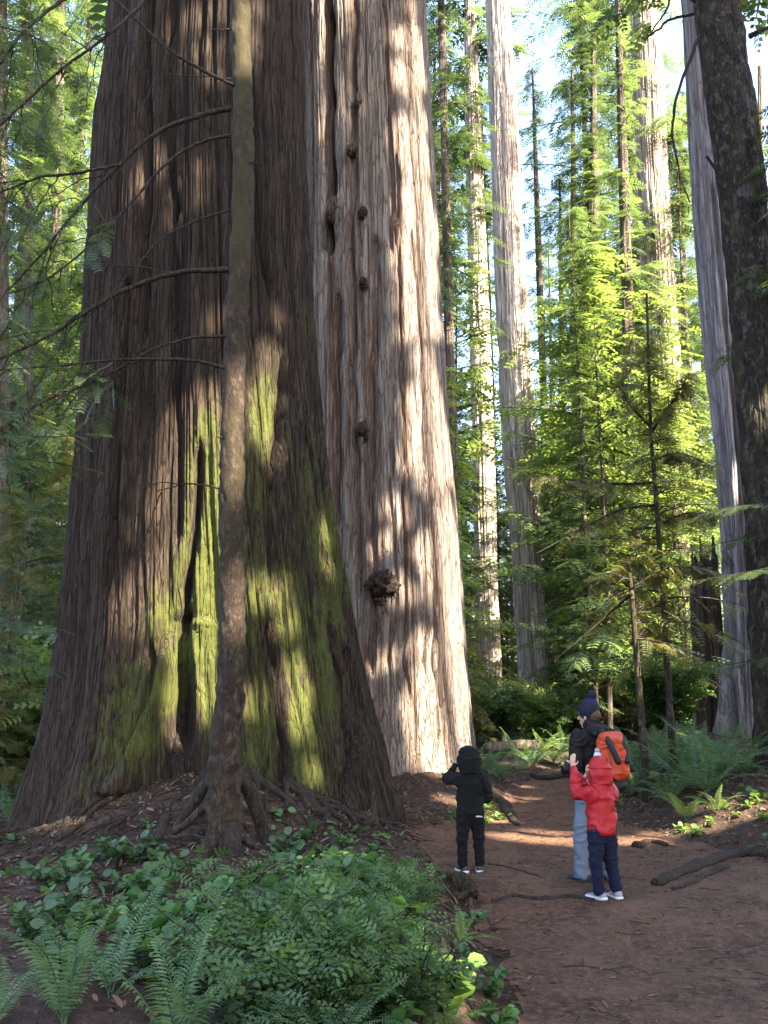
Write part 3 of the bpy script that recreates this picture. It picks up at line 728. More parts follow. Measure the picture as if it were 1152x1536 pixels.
for k_ in range(46):      # small flecks in the shadow bands
    y_ = float(rng.choice([185, 205, 510, 535, 745, 765, 120, 885, 960])) + float(rng.uniform(-16, 16)); lit2(float(rng.uniform(592, np.interp(y_, [0, 1200], [636, 720]))), y_, float(rng.uniform(4, 10)))
for q in [(575, 820, 9), (582, 900, 8), (572, 1000, 9), (585, 760, 8)]: lit2(*q)
for px, py, r in [(715, 1215, 26), (745, 1232, 24), (690, 1205, 20), (765, 1254, 14), (800, 1262, 16), (835, 1262, 25), (870, 1264, 24), (780, 1258, 16), (815, 1250, 13), (850, 1252, 13), (910, 1266, 16), (950, 1266, 16), (985, 1262, 14), (1010, 1252, 17), (1045, 1246, 18), (1080, 1236, 20), (1110, 1226, 20), (1145, 1212, 24), (1075, 1208, 12), (480, 1306, 22), (505, 1300, 14), (640, 1425, 20), (655, 1475, 24), (672, 1510, 24), (700, 1515, 18), (545, 1490, 14), (600, 1460, 12), (150, 1400, 10), (760, 1530, 12)]:
    p = G(px, py); SHAFTS.append((p + np.array([0, 0, .08]), r * p[1] / FPX))
for px, py, Y, r in [(1072, 768, 13.2, 34), (1050, 775, 13.2, 22), (1085, 866, 13.2, 30), (1120, 860, 13.2, 20), (80, 660, 8.2, 26)]:
    p = P(px, py, Y); SHAFTS.append((p, r * p[1] / FPX))

for px, py, Y, r in [(895, 1015, 24, 40), (945, 1000, 24, 44), (915, 1060, 23, 34), (965, 1050, 23, 30), (870, 1055, 23, 24), (830, 1125, 21.5, 24), (800, 1130, 21.5, 20), (860, 1120, 21.5, 20), (780, 1050, 23, 22), (735, 1040, 23, 20), (1010, 1080, 20, 20), (960, 1160, 15, 12), (1045, 1150, 15, 14), (770, 1185, 18, 12), (1100, 1135, 15, 10), (980, 800, 15.5, 24), (1000, 700, 15.5, 20), (900, 860, 15.5, 20), (820, 720, 15.5, 18)]:
    p = P(px, py, Y); SHAFTS.append((p, r * p[1] / FPX))
# ------------------------------------------------------------------ conifer crowns
def crown(z0, z1, rad, nb, spacing, slen, rs, droop=.35, rise=.1, shape=1.0, start=.15, base=(0, 0), lean=None, low=0.0, az=None, lr=(.5, 1.12)):
    """spray positions and limb tubes of one conifer, round its own axis"""
    r = np.random.default_rng(rs)
    Ps, Fs, Us, Ss, Ts = [], [], [], [], []; limbs = MB()
    for b in range(nb):
        u = (b + r.uniform(0, 1)) / nb
        z = z0 + (z1 - z0) * u
        L = rad * ((1 - u) ** shape * (1 - low * (1 - u)) + .06) * r.uniform(*lr)
        a = r.uniform(0, 2 * np.pi) if az is None else r.uniform(*az)
        if lr[0] < .4: L *= .25 + 1.5 * float(sst(.25, .8, noise3(1.1 * math.cos(a) + rs, 1.1 * math.sin(a), z * .38)))
        h = np.array([math.cos(a), math.sin(a), 0])
        rs_ = rise + r.uniform(-.15, .15) + .5 * u; dr = droop * r.uniform(.6, 1.4)
        n = max(3, int(L / spacing))
        t = np.linspace(start, 1, n)
        bend = r.uniform(-.25, .25)
        sd = np.array([-h[1], h[0], 0])
        def pos(tt): return np.array([base[0], base[1], z])[None] + h * (tt * L)[:, None] + sd * (bend * L * tt * tt)[:, None] + np.array([0, 0, 1.0])[None] * (rs_ * L * tt - dr * L * tt * tt)[:, None]
        p = pos(t)
        tv, tf = tube(pos(np.linspace(0, .96, 6)), np.linspace(.007 * L + .008, .004, 6), 4, cap=False); limbs.add(tv, tf, .6)
        for s in (-1, 1):
            an = s * np.radians(r.uniform(40, 75, n)); 
            fw = h[None] * np.cos(an)[:, None] + sd[None] * np.sin(an)[:, None]
            fw[:, 2] = -r.uniform(.05, .55, n) * (1 + droop)
            l = slen * (1.05 - .45 * t) * r.uniform(.6, 1.25, n)
            q = p + r.normal(0, .05 * slen, (n, 3))
            up = np.stack([r.normal(0, .35, n), r.normal(0, .35, n), np.ones(n)], 1)
            Ps.append(q); Fs.append(fw); Us.append(up); Ss.append(l); Ts.append(np.clip(r.normal(.4 + .25 * (t - .5), .22, n), 0, 1))
        Ps.append(p[-1:]); Fs.append((h + np.array([0, 0, -.3]))[None]); Us.append(np.array([[0, 0, 1.]])); Ss.append([slen * .9]); Ts.append([.6])
    Ps, Fs, Us = np.concatenate(Ps), np.concatenate(Fs), np.concatenate(Us)
    return Ps, Fs, Us, np.concatenate(Ss), np.concatenate(Ts), limbs
def crown_mesh(c, tmpl, offset=(0, 0, 0), cull=False, pad=.2):
    Ps, Fs, Us, Ss, Ts, limbs = c
    if cull:
        v, f, a = instance(tmpl[0], tmpl[1], Ps, Fs, Us, Ss, Ts); v2, f2, a2 = prune(v + np.asarray(offset), f, a); return v2 - np.asarray(offset), f2, a2
    return instance(tmpl[0], tmpl[1], Ps, Fs, Us, Ss, Ts)
def prune(v, f, a):
    f = quads_in_shade(v, f); u, inv = np.unique(f, return_inverse=True)
    return v[u], inv.reshape(f.shape), a[u]
def straight_trunk(H, r0, seed, n=24, ns=10, lean=0.02):
    z = np.linspace(-.6, H, n); r = np.random.default_rng(seed)
    p = np.stack([lean * z * r.normal() + .05 * np.sin(z * .5 + seed), lean * z * r.normal() + .05 * np.cos(z * .4 + seed), z], 1)
    rad = r0 * (1 - .93 * np.clip(z, 0, H) / H) + r0 * .35 * np.exp(-np.maximum(z, 0) * 1.6)
    return tube(p, rad, ns, .10, seed)

# kinds of forest conifer, built once and copied
def make_kind(H, r0, z0, rad, nb, spacing, slen, seed, tmpl, mat, **kw):
    c = crown(z0, H * .99, rad, nb, spacing, slen, seed, **kw)
    cv, cf, ca = crown_mesh(c, tmpl)
    tv, tf = straight_trunk(H, r0, seed)
    mb = MB(); mb.add(tv, tf, .7); lv, lf, la = c[5].get(); mb.add(lv, lf, .5); tv, tf, ta = mb.get()
    return (mesh_np("crown", cv, cf, {"tint": ca}, False, [M[mat]]), mesh_np("trunk", tv, tf, {"ridge": ta, "moss": np.full(len(tv), .15)}, True, [M['bark_dim']]))
KIND = {
    'young': [make_kind(8.5, .07, .8, 2.0, 80, .20, .55, 500 + s, T_MID, 'needles', droop=.3, shape=.55, lr=(.3, 1.15)) for s in range(3)],
    'mid': [make_kind(24, .18, 1.5, 3.3, 120, .36, 1.0, 510 + s, T_MID, 'needles', droop=.3, shape=.45, lr=(.25, 1.15)) for s in range(3)],
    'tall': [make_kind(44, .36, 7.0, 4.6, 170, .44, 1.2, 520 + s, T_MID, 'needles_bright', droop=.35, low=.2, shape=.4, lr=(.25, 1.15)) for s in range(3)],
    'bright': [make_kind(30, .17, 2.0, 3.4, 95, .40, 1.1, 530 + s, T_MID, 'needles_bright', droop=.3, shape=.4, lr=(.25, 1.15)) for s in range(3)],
    'maple': [make_kind(15, .09, 2.0, 2.6, 85, .30, .85, 550 + s, T_SPRIG, 'shrub_yellow', droop=.2, rise=.25, shape=.35, lr=(.3, 1.15)) for s in range(2)],
    'olive': [make_kind(11, .09, .8, 2.3, 75, .22, .65, 540 + s, T_MID, 'needles_olive', droop=.45, shape=.5, lr=(.3, 1.15)) for s in range(2)],
}
LAB = {'maple': ("bright yellow-green broadleaf tree in the sunlit wood behind", "broadleaf trees of the sunlit wood"),
       'young': ("young green hemlock in the understory of the wood behind", "young hemlocks of the understory"),
       'mid': ("mid-height green hemlock among the trunks of the wood behind", "mid-height hemlocks of the wood"),
       'tall': ("tall forest conifer with high drooping crown at the back of the wood", "tall conifers at the back"),
       'bright': ("sunlit yellow-green conifer glowing among the far trunks", "sunlit conifers of the wood"),
       'olive': ("olive-brown mossy young conifer in the shaded understory", "olive understory conifers")}
def stand(kind, px, Y, sc=1.0, v=0, label=None):
    x = (px - 576) / FPX * Y * 1.0
    cm, tm = KIND[kind][v % len(KIND[kind])]
    lab, grp = LAB[kind]
    o = thing({"tall": "conifer_tree", "maple": "maple_tree"}.get(kind, "hemlock_tree"), (x, Y, hz(x, Y)), label or lab, "tree", None if label else grp, rotz=float(rng.uniform(0, 6.28)))
    s = sc * float(rng.uniform(.93, 1.07)); o.scale = (s, s, s)
    link("trunk", tm, o); link("crown", cm, o)
    return o
WOOD = [
    # right of the sunlit redwood, towards the gap
    ('young', 672, 22, .62), ('mid', 690, 36, .6), ('olive', 706, 27, .5), ('young', 722, 44, .9), ('mid', 700, 52, .7),
    ('tall', 668, 46, 1.0), ('bright', 684, 30, .35),
    # centre
    ('bright', 850, 46, .42), ('bright', 915, 40, 1.0), ('mid', 860, 52, .75), ('young', 905, 30, .95), ('bright', 895, 30, .5), ('tall', 925, 44, 1.02),
    ('mid', 800, 66, .9), ('mid', 840, 72, 1.1), ('mid', 765, 75, 1.0), ('bright', 735, 80, .95), ('bright', 812, 85, 1.0), ('bright', 850, 64, .75), ('bright', 700, 70, .9), ('bright', 775, 60, .55), ('mid', 825, 56, .75), ('olive', 760, 50, 1.1), ('tall', 890, 80, .7), ('bright', 885, 27, .6), ('bright', 930, 40, .75), ('mid', 930, 48, 1.2),
    ('maple', 905, 27, 1.05), ('maple', 862, 33, .95), ('maple', 935, 31, 1.25), ('maple', 682, 25, .72), ('maple', 985, 32, .9), ('maple', 830, 52, 1.1), ('maple', 1025, 27, .8), ('maple', 66, 24, .9), ('maple', 20, 30, 1.1), ('maple', 110, 28, .85),
    ('young', 838, 36, 1.2), ('young', 903, 33, 1.2), ('young', 962, 36, 1.25), ('olive', 930, 30, .85), ('young', 798, 46, 1.25), ('olive', 872, 38, 1.0), ('mid', 1000, 40, .7), ('olive', 745, 44, 1.1), ('young', 1090, 34, 1.2), ('olive', 1010, 31, .9),
    ('maple', 690, 36, 1.5), ('bright', 880, 58, .8), ('bright', 940, 62, 1.1), ('mid', 905, 56, .9), ('bright', 990, 55, 1.1), ('maple', 860, 44, 1.1), ('mid', 850, 60, .85), ('maple', 1000, 40, 1.4), ('maple', 745, 46, 1.0), ('maple', 800, 50, .9), ('bright', 720, 60, .8),
    # right
    ('mid', 975, 34, .8), ('tall', 985, 42, 1.1), ('bright', 1020, 30, .62), ('young', 1060, 34, 1.0), ('mid', 1060, 33, 1.1), ('tall', 1110, 50, .9), ('mid', 1130, 28, .7), ('mid', 1165, 52, 1.1), ('bright', 1150, 48, .9),  ('tall', 1000, 60, 1.1), ('mid', 1060, 56, 1.2), ('mid', 985, 70, 1.2),
    # left of the mossy redwood
    ('young', 30, 18, .85), ('olive', 76, 21, .75), ('mid', 10, 30, .6), ('bright', 70, 30, .9), ('tall', 60, 38, 1.0), ('mid', 100, 44, 1.1), ('mid', 40, 52, 1.2), ('bright', 0, 40, 1.1), ('tall', -14, 28, .8), ('bright', 48, 34, .75), ('young', 95, 17.5, .55), ('olive', 8, 14.5, .45), ('bright', 120, 34, .8), ('tall', 20, 60, 1.1), ('mid', 130, 60, 1.2),
    # hidden by the big trunks from here, seen from a step aside
    ('mid', 250, 40, 1.1), ('tall', 400, 48, 1.0), ('mid', 520, 38, 1.0), ('young', 600, 30, 1.0), ('tall', 560, 60, 1.1),
]
for k, (kd, px, Y, sc) in enumerate(WOOD): stand(kd, px, Y, sc, k)

# crowns of the big trees and slim trunks
def add_crown(o, tr, Y0, z0, z1, rad, nb, spacing, slen, seed, mat='needles', tmpl=T_MID, cull=True, az=None, droop=.45, low=.3):
    zs, cx, Rr = tr
    xm = float(np.interp((z0 + z1) / 2, zs, cx))
    c = crown(z0, z1, rad, nb, spacing, slen, seed, droop=droop, low=low, base=(xm, Y0), az=az)
    v, f, a = crown_mesh(c, tmpl, cull=cull)
    part("crown", o, v, f, M[mat], {"tint": a}, False)
    lv, lf, la = c[5].get(); merge_into([q for q in o.children if q.name.startswith("trunk")][0], lv, lf, .5, .15)
add_crown(redwood1, tr1, Y1, 16, 34, 4.5, 90, .5, 1.3, 601, tmpl=T_COARSE)
add_crown(redwood2, tr2, Y2, 22, 41, 4.5, 90, .5, 1.3, 602, tmpl=T_COARSE)
add_crown(rwA, trA, 34, 36, 53, 4.0, 50, .6, 1.3, 603, tmpl=T_COARSE)
add_crown(rwB, trB, 42, 27, 57, 3.6, 60, .6, 1.3, 604, tmpl=T_COARSE)
add_crown(rwC, trC, 33, 20, 53, 4.5, 50, .5, 1.1, 605, mat='needles_bright')
add_crown(rwD, trD, 20, 20, 45, 4.0, 70, .5, 1.2, 606, tmpl=T_COARSE)
add_crown(rwE, trE, 14.2, 18, 31, 3.2, 70, .4, 1.0, 607)
for k, (o, tr, Y0, zt) in enumerate(slim):
    add_crown(o, tr, Y0, zt * (.30 if k not in (0, 9) else .45), zt, 2.6, 70, .35, .85, 620 + k, mat=['needles', 'needles_bright'][k % 2], cull=False)

# unseen trees added right of and behind the frame, crowns shaped to shade the scene
for k, (a, e, H, rad) in enumerate([(12, 1.5, 34, 4.4), (16, 5.5, 38, 4.6), (12.5, 9.5, 36, 4.6), (17, 13.0, 40, 4.6), (13, 16.5, 37, 4.6), (18, 20, 42, 4.8), (20, 9, 44, 4.8), (21, 3, 42, 4.6), (22, 16, 44, 4.8), (10.5, 22.5, 34, 3.2)]):
    x, y = a * SH[0] - e * SH[1], a * SH[1] + e * SH[0]
    z = hz(x, y)
    c = crown(4.5, H, rad, 300, .42, 1.35, 700 + k, droop=.4, low=.15, shape=.55)
    v, f, ta = crown_mesh(c, T_COARSE, offset=(x, y, z), cull=True)
    o = thing("conifer_tree", (x, y, z), "dense tall conifer added unseen outside the right of the picture to shade the trail", "tree", "added shading conifers right of the trail")
    link("crown", mesh_np("crown", v, f, {"tint": ta}, False, [M['needles_dark']]), o)
    mb = MB(); tv, tf = straight_trunk(H, .26, 800 + k); mb.add(tv, tf, .7); lv, lf, la = c[5].get(); lv, lf, la = prune(lv + np.array([x, y, z]), lf, la); mb.add(lv - np.array([x, y, z]), lf, .5); tv, tf, ta = mb.get()
    link("trunk", mesh_np("trunk", tv, tf, {"ridge": ta, "moss": ta * .2}, True, [M['bark_dim']]), o)
# ------------------------------------------------------------------ slim tree on the root mound
YS = 8.45
srow = np.array([(-60, 363, 17), (0, 363, 17), (180, 361, 17), (400, 358, 17), (600, 355, 18), (800, 350, 19), (1000, 343, 20), (1100, 338, 22), (1190, 336, 25), (1250, 338, 27), (1285, 341, 26)])
def slim_path(rows, Y):
    pts, rad = [], []
    for py, px, hw in rows:
        p = P(px, py, Y); pts.append(p); rad.append(hw * p[1] / FPX * 1.0)
    return np.array(pts), np.array(rad)
sp, sr = slim_path(srow[::-1], YS)
topd = (sp[-1] - sp[-3]) / (sp[-1, 2] - sp[-3, 2])
sp = np.vstack([sp, sp[-1] + topd * 3, sp[-1] + topd * 7]); sr = np.concatenate([sr, [.075, .02]])
spp = spline(sp, 260); srr = np.interp(np.linspace(0, 1, 260), np.linspace(0, 1, len(sr)), sr)
hem = thing("hemlock_tree", G(340, 1312), "slim hemlock on stilt roots growing in front of the mossy redwood", "tree")
spp[:, 0] += .035 * np.sin(spp[:, 2] * 1.1) * sst(.8, 2, spp[:, 2]); tv, tf = tube(spp, srr, 48, .24, 31, nf=13)
n_ = fbm(tv[:, 0] * 3, tv[:, 1] * 3, tv[:, 2] * 1.2, 3, 9)
part("trunk", hem, tv, tf, M['bark_slim'], {"ridge": fbm(tv[:, 0] * 30, tv[:, 1] * 30, tv[:, 2] * 9, 3, 3), "moss": .22 + .5 * (n_ - .45) + .25 * sst(4.5, 7, tv[:, 2])})
def ground_root(pxs, Y=None, r0=.05, r1=.02, n=30, lift=.4):
    p = np.array([G(a, b) for a, b in pxs]); q = spline(p, n)
    q[:, 2] = height(q[:, 0], q[:, 1]) + np.linspace(r0, r1, n) * lift
    return q, np.linspace(r0, r1, n)
for k, (pts, r0, r1) in enumerate([([(334, 1215, 8.4), (320, 1255, 8.3), (303, 1290, 8.1), (295, 1335, 7.9)], .085, .05), ([(340, 1240, 8.4), (338, 1290, 8.3), (340, 1350, 8.15)], .13, .07), ([(345, 1230, 8.4), (352, 1285, 8.2), (372, 1345, 7.95)], .10, .05),
                                   ([(330, 1160, 8.5), (306, 1182, 8.55), (285, 1215, 8.6), (268, 1240, 8.7)], .07, .045), ([(348, 1160, 8.5), (372, 1182, 8.6), (388, 1225, 8.7), (402, 1265, 8.7), (432, 1318, 8.3)], .08, .05), ([(330, 1205, 8.4), (306, 1212, 8.4), (284, 1232, 8.4), (262, 1248, 8.5)], .045, .03), ([(350, 1240, 8.4), (372, 1262, 8.3), (400, 1278, 8.3)], .035, .02), ([(346, 1290, 8.1), (362, 1300, 8.0), (380, 1330, 7.9)], .04, .03)]):
    p = spline(np.array([P(a, b, Y) for a, b, Y in pts]), 26)
    v, f = tube(p, np.linspace(r0, r1, 26), 14, .22, 60 + k, nf=8)
    part("root", hem, v, f, M['root'], {"ridge": fbm(v[:, 0] * 20, v[:, 1] * 20, v[:, 2] * 12, 3, 4), "moss": np.full(len(v), .12)})
# its dead boughs
BR = [
 ([(345, 163), (300, 172), (240, 196), (180, 246), (125, 305), (75, 365), (15, 430)], 3.8, 1.1, 8.0, 9),
 ([(182, 248), (130, 258), (70, 264), (30, 275), (-10, 292)], 2.2, 1.0, 7.9, 7),
 ([(345, 203), (300, 213), (245, 246), (190, 305), (140, 358), (70, 415), (10, 440)], 2.5, .8, 8.1, 9),
 ([(345, 315), (290, 333), (240, 362), (205, 398), (170, 435), (130, 470)], 1.7, .6, 8.2, 6),
 ([(342, 405), (265, 412), (180, 440), (125, 470), (70, 505), (-10, 540)], 4.0, 1.6, 7.9, 10),
 ([(262, 411), (210, 400), (160, 397)], 1.1, .5, 8.3, 2),
 ([(338, 505), (280, 512), (225, 530), (170, 562), (110, 590), (40, 640)], 2.0, .8, 8.1, 6),
 ([(338, 552), (295, 543), (230, 541), (170, 543), (90, 550), (-10, 558)], 2.6, 1.0, 8.0, 8),
 ([(172, 545), (120, 572), (60, 605), (15, 645)], 2.2, 1.0, 7.9, 5),
 ([(335, 735), (295, 726), (262, 728), (234, 733)], 1.4, .6, 8.3, 2),
 ([(351, 128), (310, 108), (265, 82), (215, 40), (160, -10)], 2.6, 2.0, 8.2, 3),
 ([(225, -10), (195, 22), (160, 52), (81, 113), (-10, 200)], 2.6, 1.4, 7.6, 8),
 ([(110, -10), (60, 30), (28, 62), (-10, 110)], 2.4, 1.4, 7.5, 6),
 ([(370, 247), (390, 243)], .8, .4, 8.3, 0), ([(338, 652), (326, 656)], 1.2, .6, 8.3, 0), ([(348, 42), (322, 40)], 1.2, .6, 8.3, 0), ([(345, 118), (280, 115), (210, 106)], .9, .5, 8.3, 1),
]
rb = np.random.default_rng(5)
spray = [[], [], [], [], []]
for k, (pts, w0, w1, Y1_, nt) in enumerate(BR):
    m = len(pts); Yk = np.linspace(YS - .05 if pts[0][0] > 330 else 8.05, Y1_, m)
    p = spline(np.array([P(a, b, y) for (a, b), y in zip(pts, Yk)]), 44)
    j = rb.normal(0, .008, (44, 3)); j[0] = 0; p = p + np.cumsum(j, 0) * .35
    rad = np.linspace(w0, w1, 44) * 1.3 * 8 / FPX
    mb = MB(); mb.add(*tube(p, rad, 9, .25, 90 + k, nf=20))
    for t in range(nt):      # drooping dead twigs
        u = .38 + .6 * (t + rb.uniform(0, 1)) / max(nt, 1); i = int(u * 43)
        L = rb.uniform(.25, .8); d = np.array([rb.uniform(-.8, .1), rb.uniform(-.6, .6), rb.uniform(-1.0, .1)]); d /= np.linalg.norm(d)
        s = np.linspace(0, 1, 12)[:, None]
        q = p[i] + d * L * s + np.array([0, 0, -1]) * .45 * L * s ** 2 + np.cumsum(rb.normal(0, .012, (12, 3)), 0)
        mb.add(*tube(q, np.linspace(.007, .0025, 12), 5, cap=False))
        for h in range(3):
            i2 = rb.integers(4, 11); d2 = d + rb.normal(0, .7, 3); q2 = q[i2] + d2 / np.linalg.norm(d2) * np.linspace(0, rb.uniform(.1, .3), 6)[:, None]
            mb.add(*tube(q2, np.linspace(.004, .002, 6), 4, cap=False))
        # some twigs still carry needles
        if pts[-1][0] < 60 and u > .55:
            for h in range(6):
                c = q[rb.integers(3, 12)]
                spray[0].append(c); spray[1].append(d + rb.normal(0, .5, 3) + np.array([0, 0, -.2])); spray[2].append([rb.normal(0, .4), rb.normal(0, .4), 1]); spray[3].append(rb.uniform(.14, .34)); spray[4].append(rb.uniform(0, .8))
    v, f, a = mb.get()
    part("dead_branch", hem, v, f, M['twig'], {"ridge": a, "moss": a * .1})
v, f, a = instance(*T_FEATHER, np.array(spray[0]), np.array(spray[1]), np.array(spray[2]), np.array(spray[3]), np.array(spray[4]))
part("crown", hem, v, f, M['needles'], {"tint": a}, False)

# ------------------------------------------------------------------ boughs reaching in from trees just outside the frame
def bough(pts, w0, w1, side, n, sl, seed, tmpl=T_FEATHER, droop=.25, tip=True):
    r = np.random.default_rng(seed); p = spline(np.array(pts), 40)
    T = np.gradient(p, axis=0); T /= np.linalg.norm(T, axis=1)[:, None]
    Ps, Fs, Us, Ss, Ts = [], [], [], [], []
    sd = np.cross(T, [0, 0, 1.]); sd /= np.linalg.norm(sd, axis=1)[:, None] + 1e-6
    for k in range(n):
        u = .15 + .85 * k / n; i = int(u * 39); s = -1 if k % 2 else 1
        Ps.append(p[i]); Fs.append(T[i] * .75 + sd[i] * s * side + np.array([0, 0, -droop * r.uniform(.3, 1.5)])); Us.append([r.normal(0, .25), r.normal(0, .25), 1.])
        Ss.append(sl * (1.1 - .55 * u) * r.uniform(.75, 1.2)); Ts.append(np.clip(r.normal(.5, .2), 0, 1))
    if tip: Ps.append(p[-1]); Fs.append(T[-1]); Us.append([0, 0, 1.]); Ss.append(sl * .6); Ts.append(.7)
    return instance(*tmpl, np.array(Ps), np.array(Fs), np.array(Us), np.array(Ss), np.array(Ts)), tube(p, np.linspace(w0, w1, 40), 6, .1, seed, cap=False)
def edge_tree(x, Y, H, r, seed, label, boughs, mat, cr=None):
    z = hz(x, Y); o = thing("hemlock_tree", (x, Y, z), label, "tree")
    tv, tf = straight_trunk(H, r, seed); tv = tv + np.array([x, Y, z])
    part("trunk", o, tv, tf, M['bark_slim'], {"ridge": np.full(len(tv), .6), "moss": np.full(len(tv), .2)})
    for k, (pts, w0, w1, side, n, sl, m) in enumerate(boughs):
        (v, f, a), (bv, bf) = bough([P(*q) for q in pts], w0, w1, side, n, sl, seed + k)
        b = part("bough", o, bv, bf, M['twig'], {"ridge": np.full(len(bv), .5), "moss": np.full(len(bv), .2)})
        subpart("foliage", b, o, v, f, M[m], {"tint": a}, False)
    if cr:
        c = crown(*cr[:2], cr[2], cr[3], .22, .6, seed + 50, base=(x, Y)); v, f, a = crown_mesh(c, T_MID, cull=True)
        part("crown", o, v, f, M[mat], {"tint": a}, False)
    return o
edge_tree(-5.4, 8.0, 13, .11, 900, "young hemlock at the left edge reaching bright green boughs across", [
    ([(-150, 560, 8.0), (-60, 590, 8.0), (0, 612, 8.0), (45, 622, 8.0)], .012, .004, .75, 13, .42, 'needles_bright'),
    ([(-150, 640, 7.9), (-40, 645, 7.9), (60, 655, 7.9), (128, 652, 7.9)], .012, .003, .7, 15, .42, 'needles_bright'),
    ([(-150, 660, 8.1), (-40, 680, 8.1), (50, 690, 8.1), (118, 700, 8.1)], .012, .003, .7, 15, .40, 'needles'),
    ([(-150, 700, 8.3), (-60, 720, 8.3), (20, 742, 8.3), (60, 760, 8.3)], .010, .003, .7, 13, .36, 'needles'),
    ([(-170, 860, 9.5), (-60, 900, 9.5), (20, 930, 9.5), (80, 942, 9.5)], .012, .003, .7, 15, .42, 'needles'),
    ([(-170, 930, 9.6), (-60, 960, 9.6), (30, 985, 9.6), (75, 1000, 9.6)], .012, .003, .7, 15, .40, 'shrub_blue'),
    
    ([(-150, 150, 7.8), (-60, 165, 7.8), (30, 185, 7.8), (80, 225, 7.8)], .014, .003, .75, 16, .46, 'needles'),
    ([(-150, 10, 7.8), (-40, 30, 7.8), (60, 60, 7.8), (110, 110, 7.8)], .014, .003, .75, 18, .5, 'needles'),
    
    ([(-150, 460, 8.2), (-60, 470, 8.2), (20, 495, 8.2), (80, 530, 8.2)], .014, .003, .75, 18, .48, 'needles'),
    ([(-150, 250, 8.4), (-60, 262, 8.4), (10, 300, 8.4), (70, 345, 8.4)], .014, .003, .75, 16, .45, 'needles')], 'needles', (6.5, 13, 1.6, 40))
edge_tree(6.9, 13.4, 12, .10, 930, "young hemlock at the right edge holding out flat sunlit boughs", [
    ([(1230, 720, 13.3), (1150, 752, 13.3), (1090, 762, 13.2), (1024, 782, 13.2)], .012, .003, .75, 17, .42, 'needles_bright'),
    ([(1230, 830, 13.2), (1150, 852, 13.2), (1100, 862, 13.2), (1036, 872, 13.2)], .012, .003, .75, 17, .42, 'needles_bright'),
    ([(1230, 960, 13.2), (1150, 985, 13.2), (1100, 996, 13.2), (1062, 1004, 13.2)], .010, .003, .75, 13, .36, 'needles'),
    ([(1230, 790, 13.8), (1150, 800, 13.8), (1080, 815, 13.8), (1000, 830, 13.8)], .012, .003, .75, 17, .46, 'needles')], 'needles', (7.5, 12, 1.5, 30))
# dead limbs on the mottled leaning trunk
for k, (pts, w0, w1) in enumerate([([(1046, 60), (1022, 130), (1011, 190), (1018, 250), (1040, 310)], 3, 1.2), ([(1125, 55), (1140, 45), (1165, 38)], 5, 3), ([(1040, 20), (1000, 30), (985, 45), (966, 58)], 2.5, 2), ([(1060, 235), (1075, 260), (1085, 290)], 2.4, 2), ([(1043, 4), (1010, -14), (1000, 10), (972, 52)], 3.2, 1.2)]):
    p = spline(np.array([P(a, b, 13.8) for a, b in pts]), 30); p += np.cumsum(rb.normal(0, .006, (30, 3)), 0)
    v, f = tube(p, np.linspace(w0, w1, 30) * 14 / FPX, 7, .2, k)
    part("dead_branch", rwE, v, f, M['twig'], {"ridge": np.full(len(v), .4), "moss": np.full(len(v), .1)})

# ------------------------------------------------------------------ two thin saplings by the trail's bend
def sapling(rows, Y, label, branches, cr, seed):
    p, r = slim_path(rows[::-1], Y); q = spline(p, 60); rr = np.interp(np.linspace(0, 1, 60), np.linspace(0, 1, len(r)), r)
    o = thing("sapling_tree", (q[0, 0], Y, hz(q[0, 0], Y)), label, "tree")
    q = np.vstack([[q[0, 0], Y, hz(q[0, 0], Y) - .1], q]); rr = np.concatenate([[rr[0] * 1.25], rr])
    v, f = tube(q, rr * .85, 12, .12, seed); part("trunk", o, v, f, M['bark_spruce'], {"ridge": np.full(len(v), .45), "moss": np.full(len(v), .35)})
    rs = np.random.default_rng(seed); Ps, Fs, Us, Ss, Ts = [], [], [], [], []
    for k, (pts, w0) in enumerate(branches):
        b = spline(np.array([P(x, y, Y + rs.uniform(-.1, .1) + .5 * (i / len(pts)) * (-1) ** k) for i, (x, y) in enumerate(pts)]), 30)
        v, f = tube(b, np.linspace(w0, .6, 30) * Y / FPX, 7, .2, seed + k); part("branch", o, v, f, M['twig'], {"ridge": np.full(len(v), .4), "moss": np.full(len(v), .3)})
        for i in range(6, 30):
            for h in range(3):
                Ps.append(b[i] + rs.normal(0, .03, 3)); Fs.append([rs.normal(0, .7), rs.normal(0, .7), -rs.uniform(.1, 1.0)]); Us.append([rs.normal(0, .4), rs.normal(0, .4), 1.]); Ss.append(rs.uniform(.18, .42)); Ts.append(rs.uniform(0, .9))
    v, f, a = instance(*T_MID, np.array(Ps), np.array(Fs), np.array(Us), np.array(Ss), np.array(Ts))
    c = crown(*cr, base=(float(q[len(q) // 2, 0]), Y), droop=.5); v2, f2, a2 = crown_mesh(c, T_MID, cull=True); v, f, a = prune(v, f, a)
    mb = MB(); mb.add(v, f, a); mb.add(v2, f2, a2); v, f, a = mb.get()
    part("crown", o, v, f, M['needles_olive'], {"tint": a}, False)
    lv, lf, la = c[5].get(); merge_into([q for q in o.children if q.name.startswith("trunk")][0], lv, lf, .5, .3)
    return o
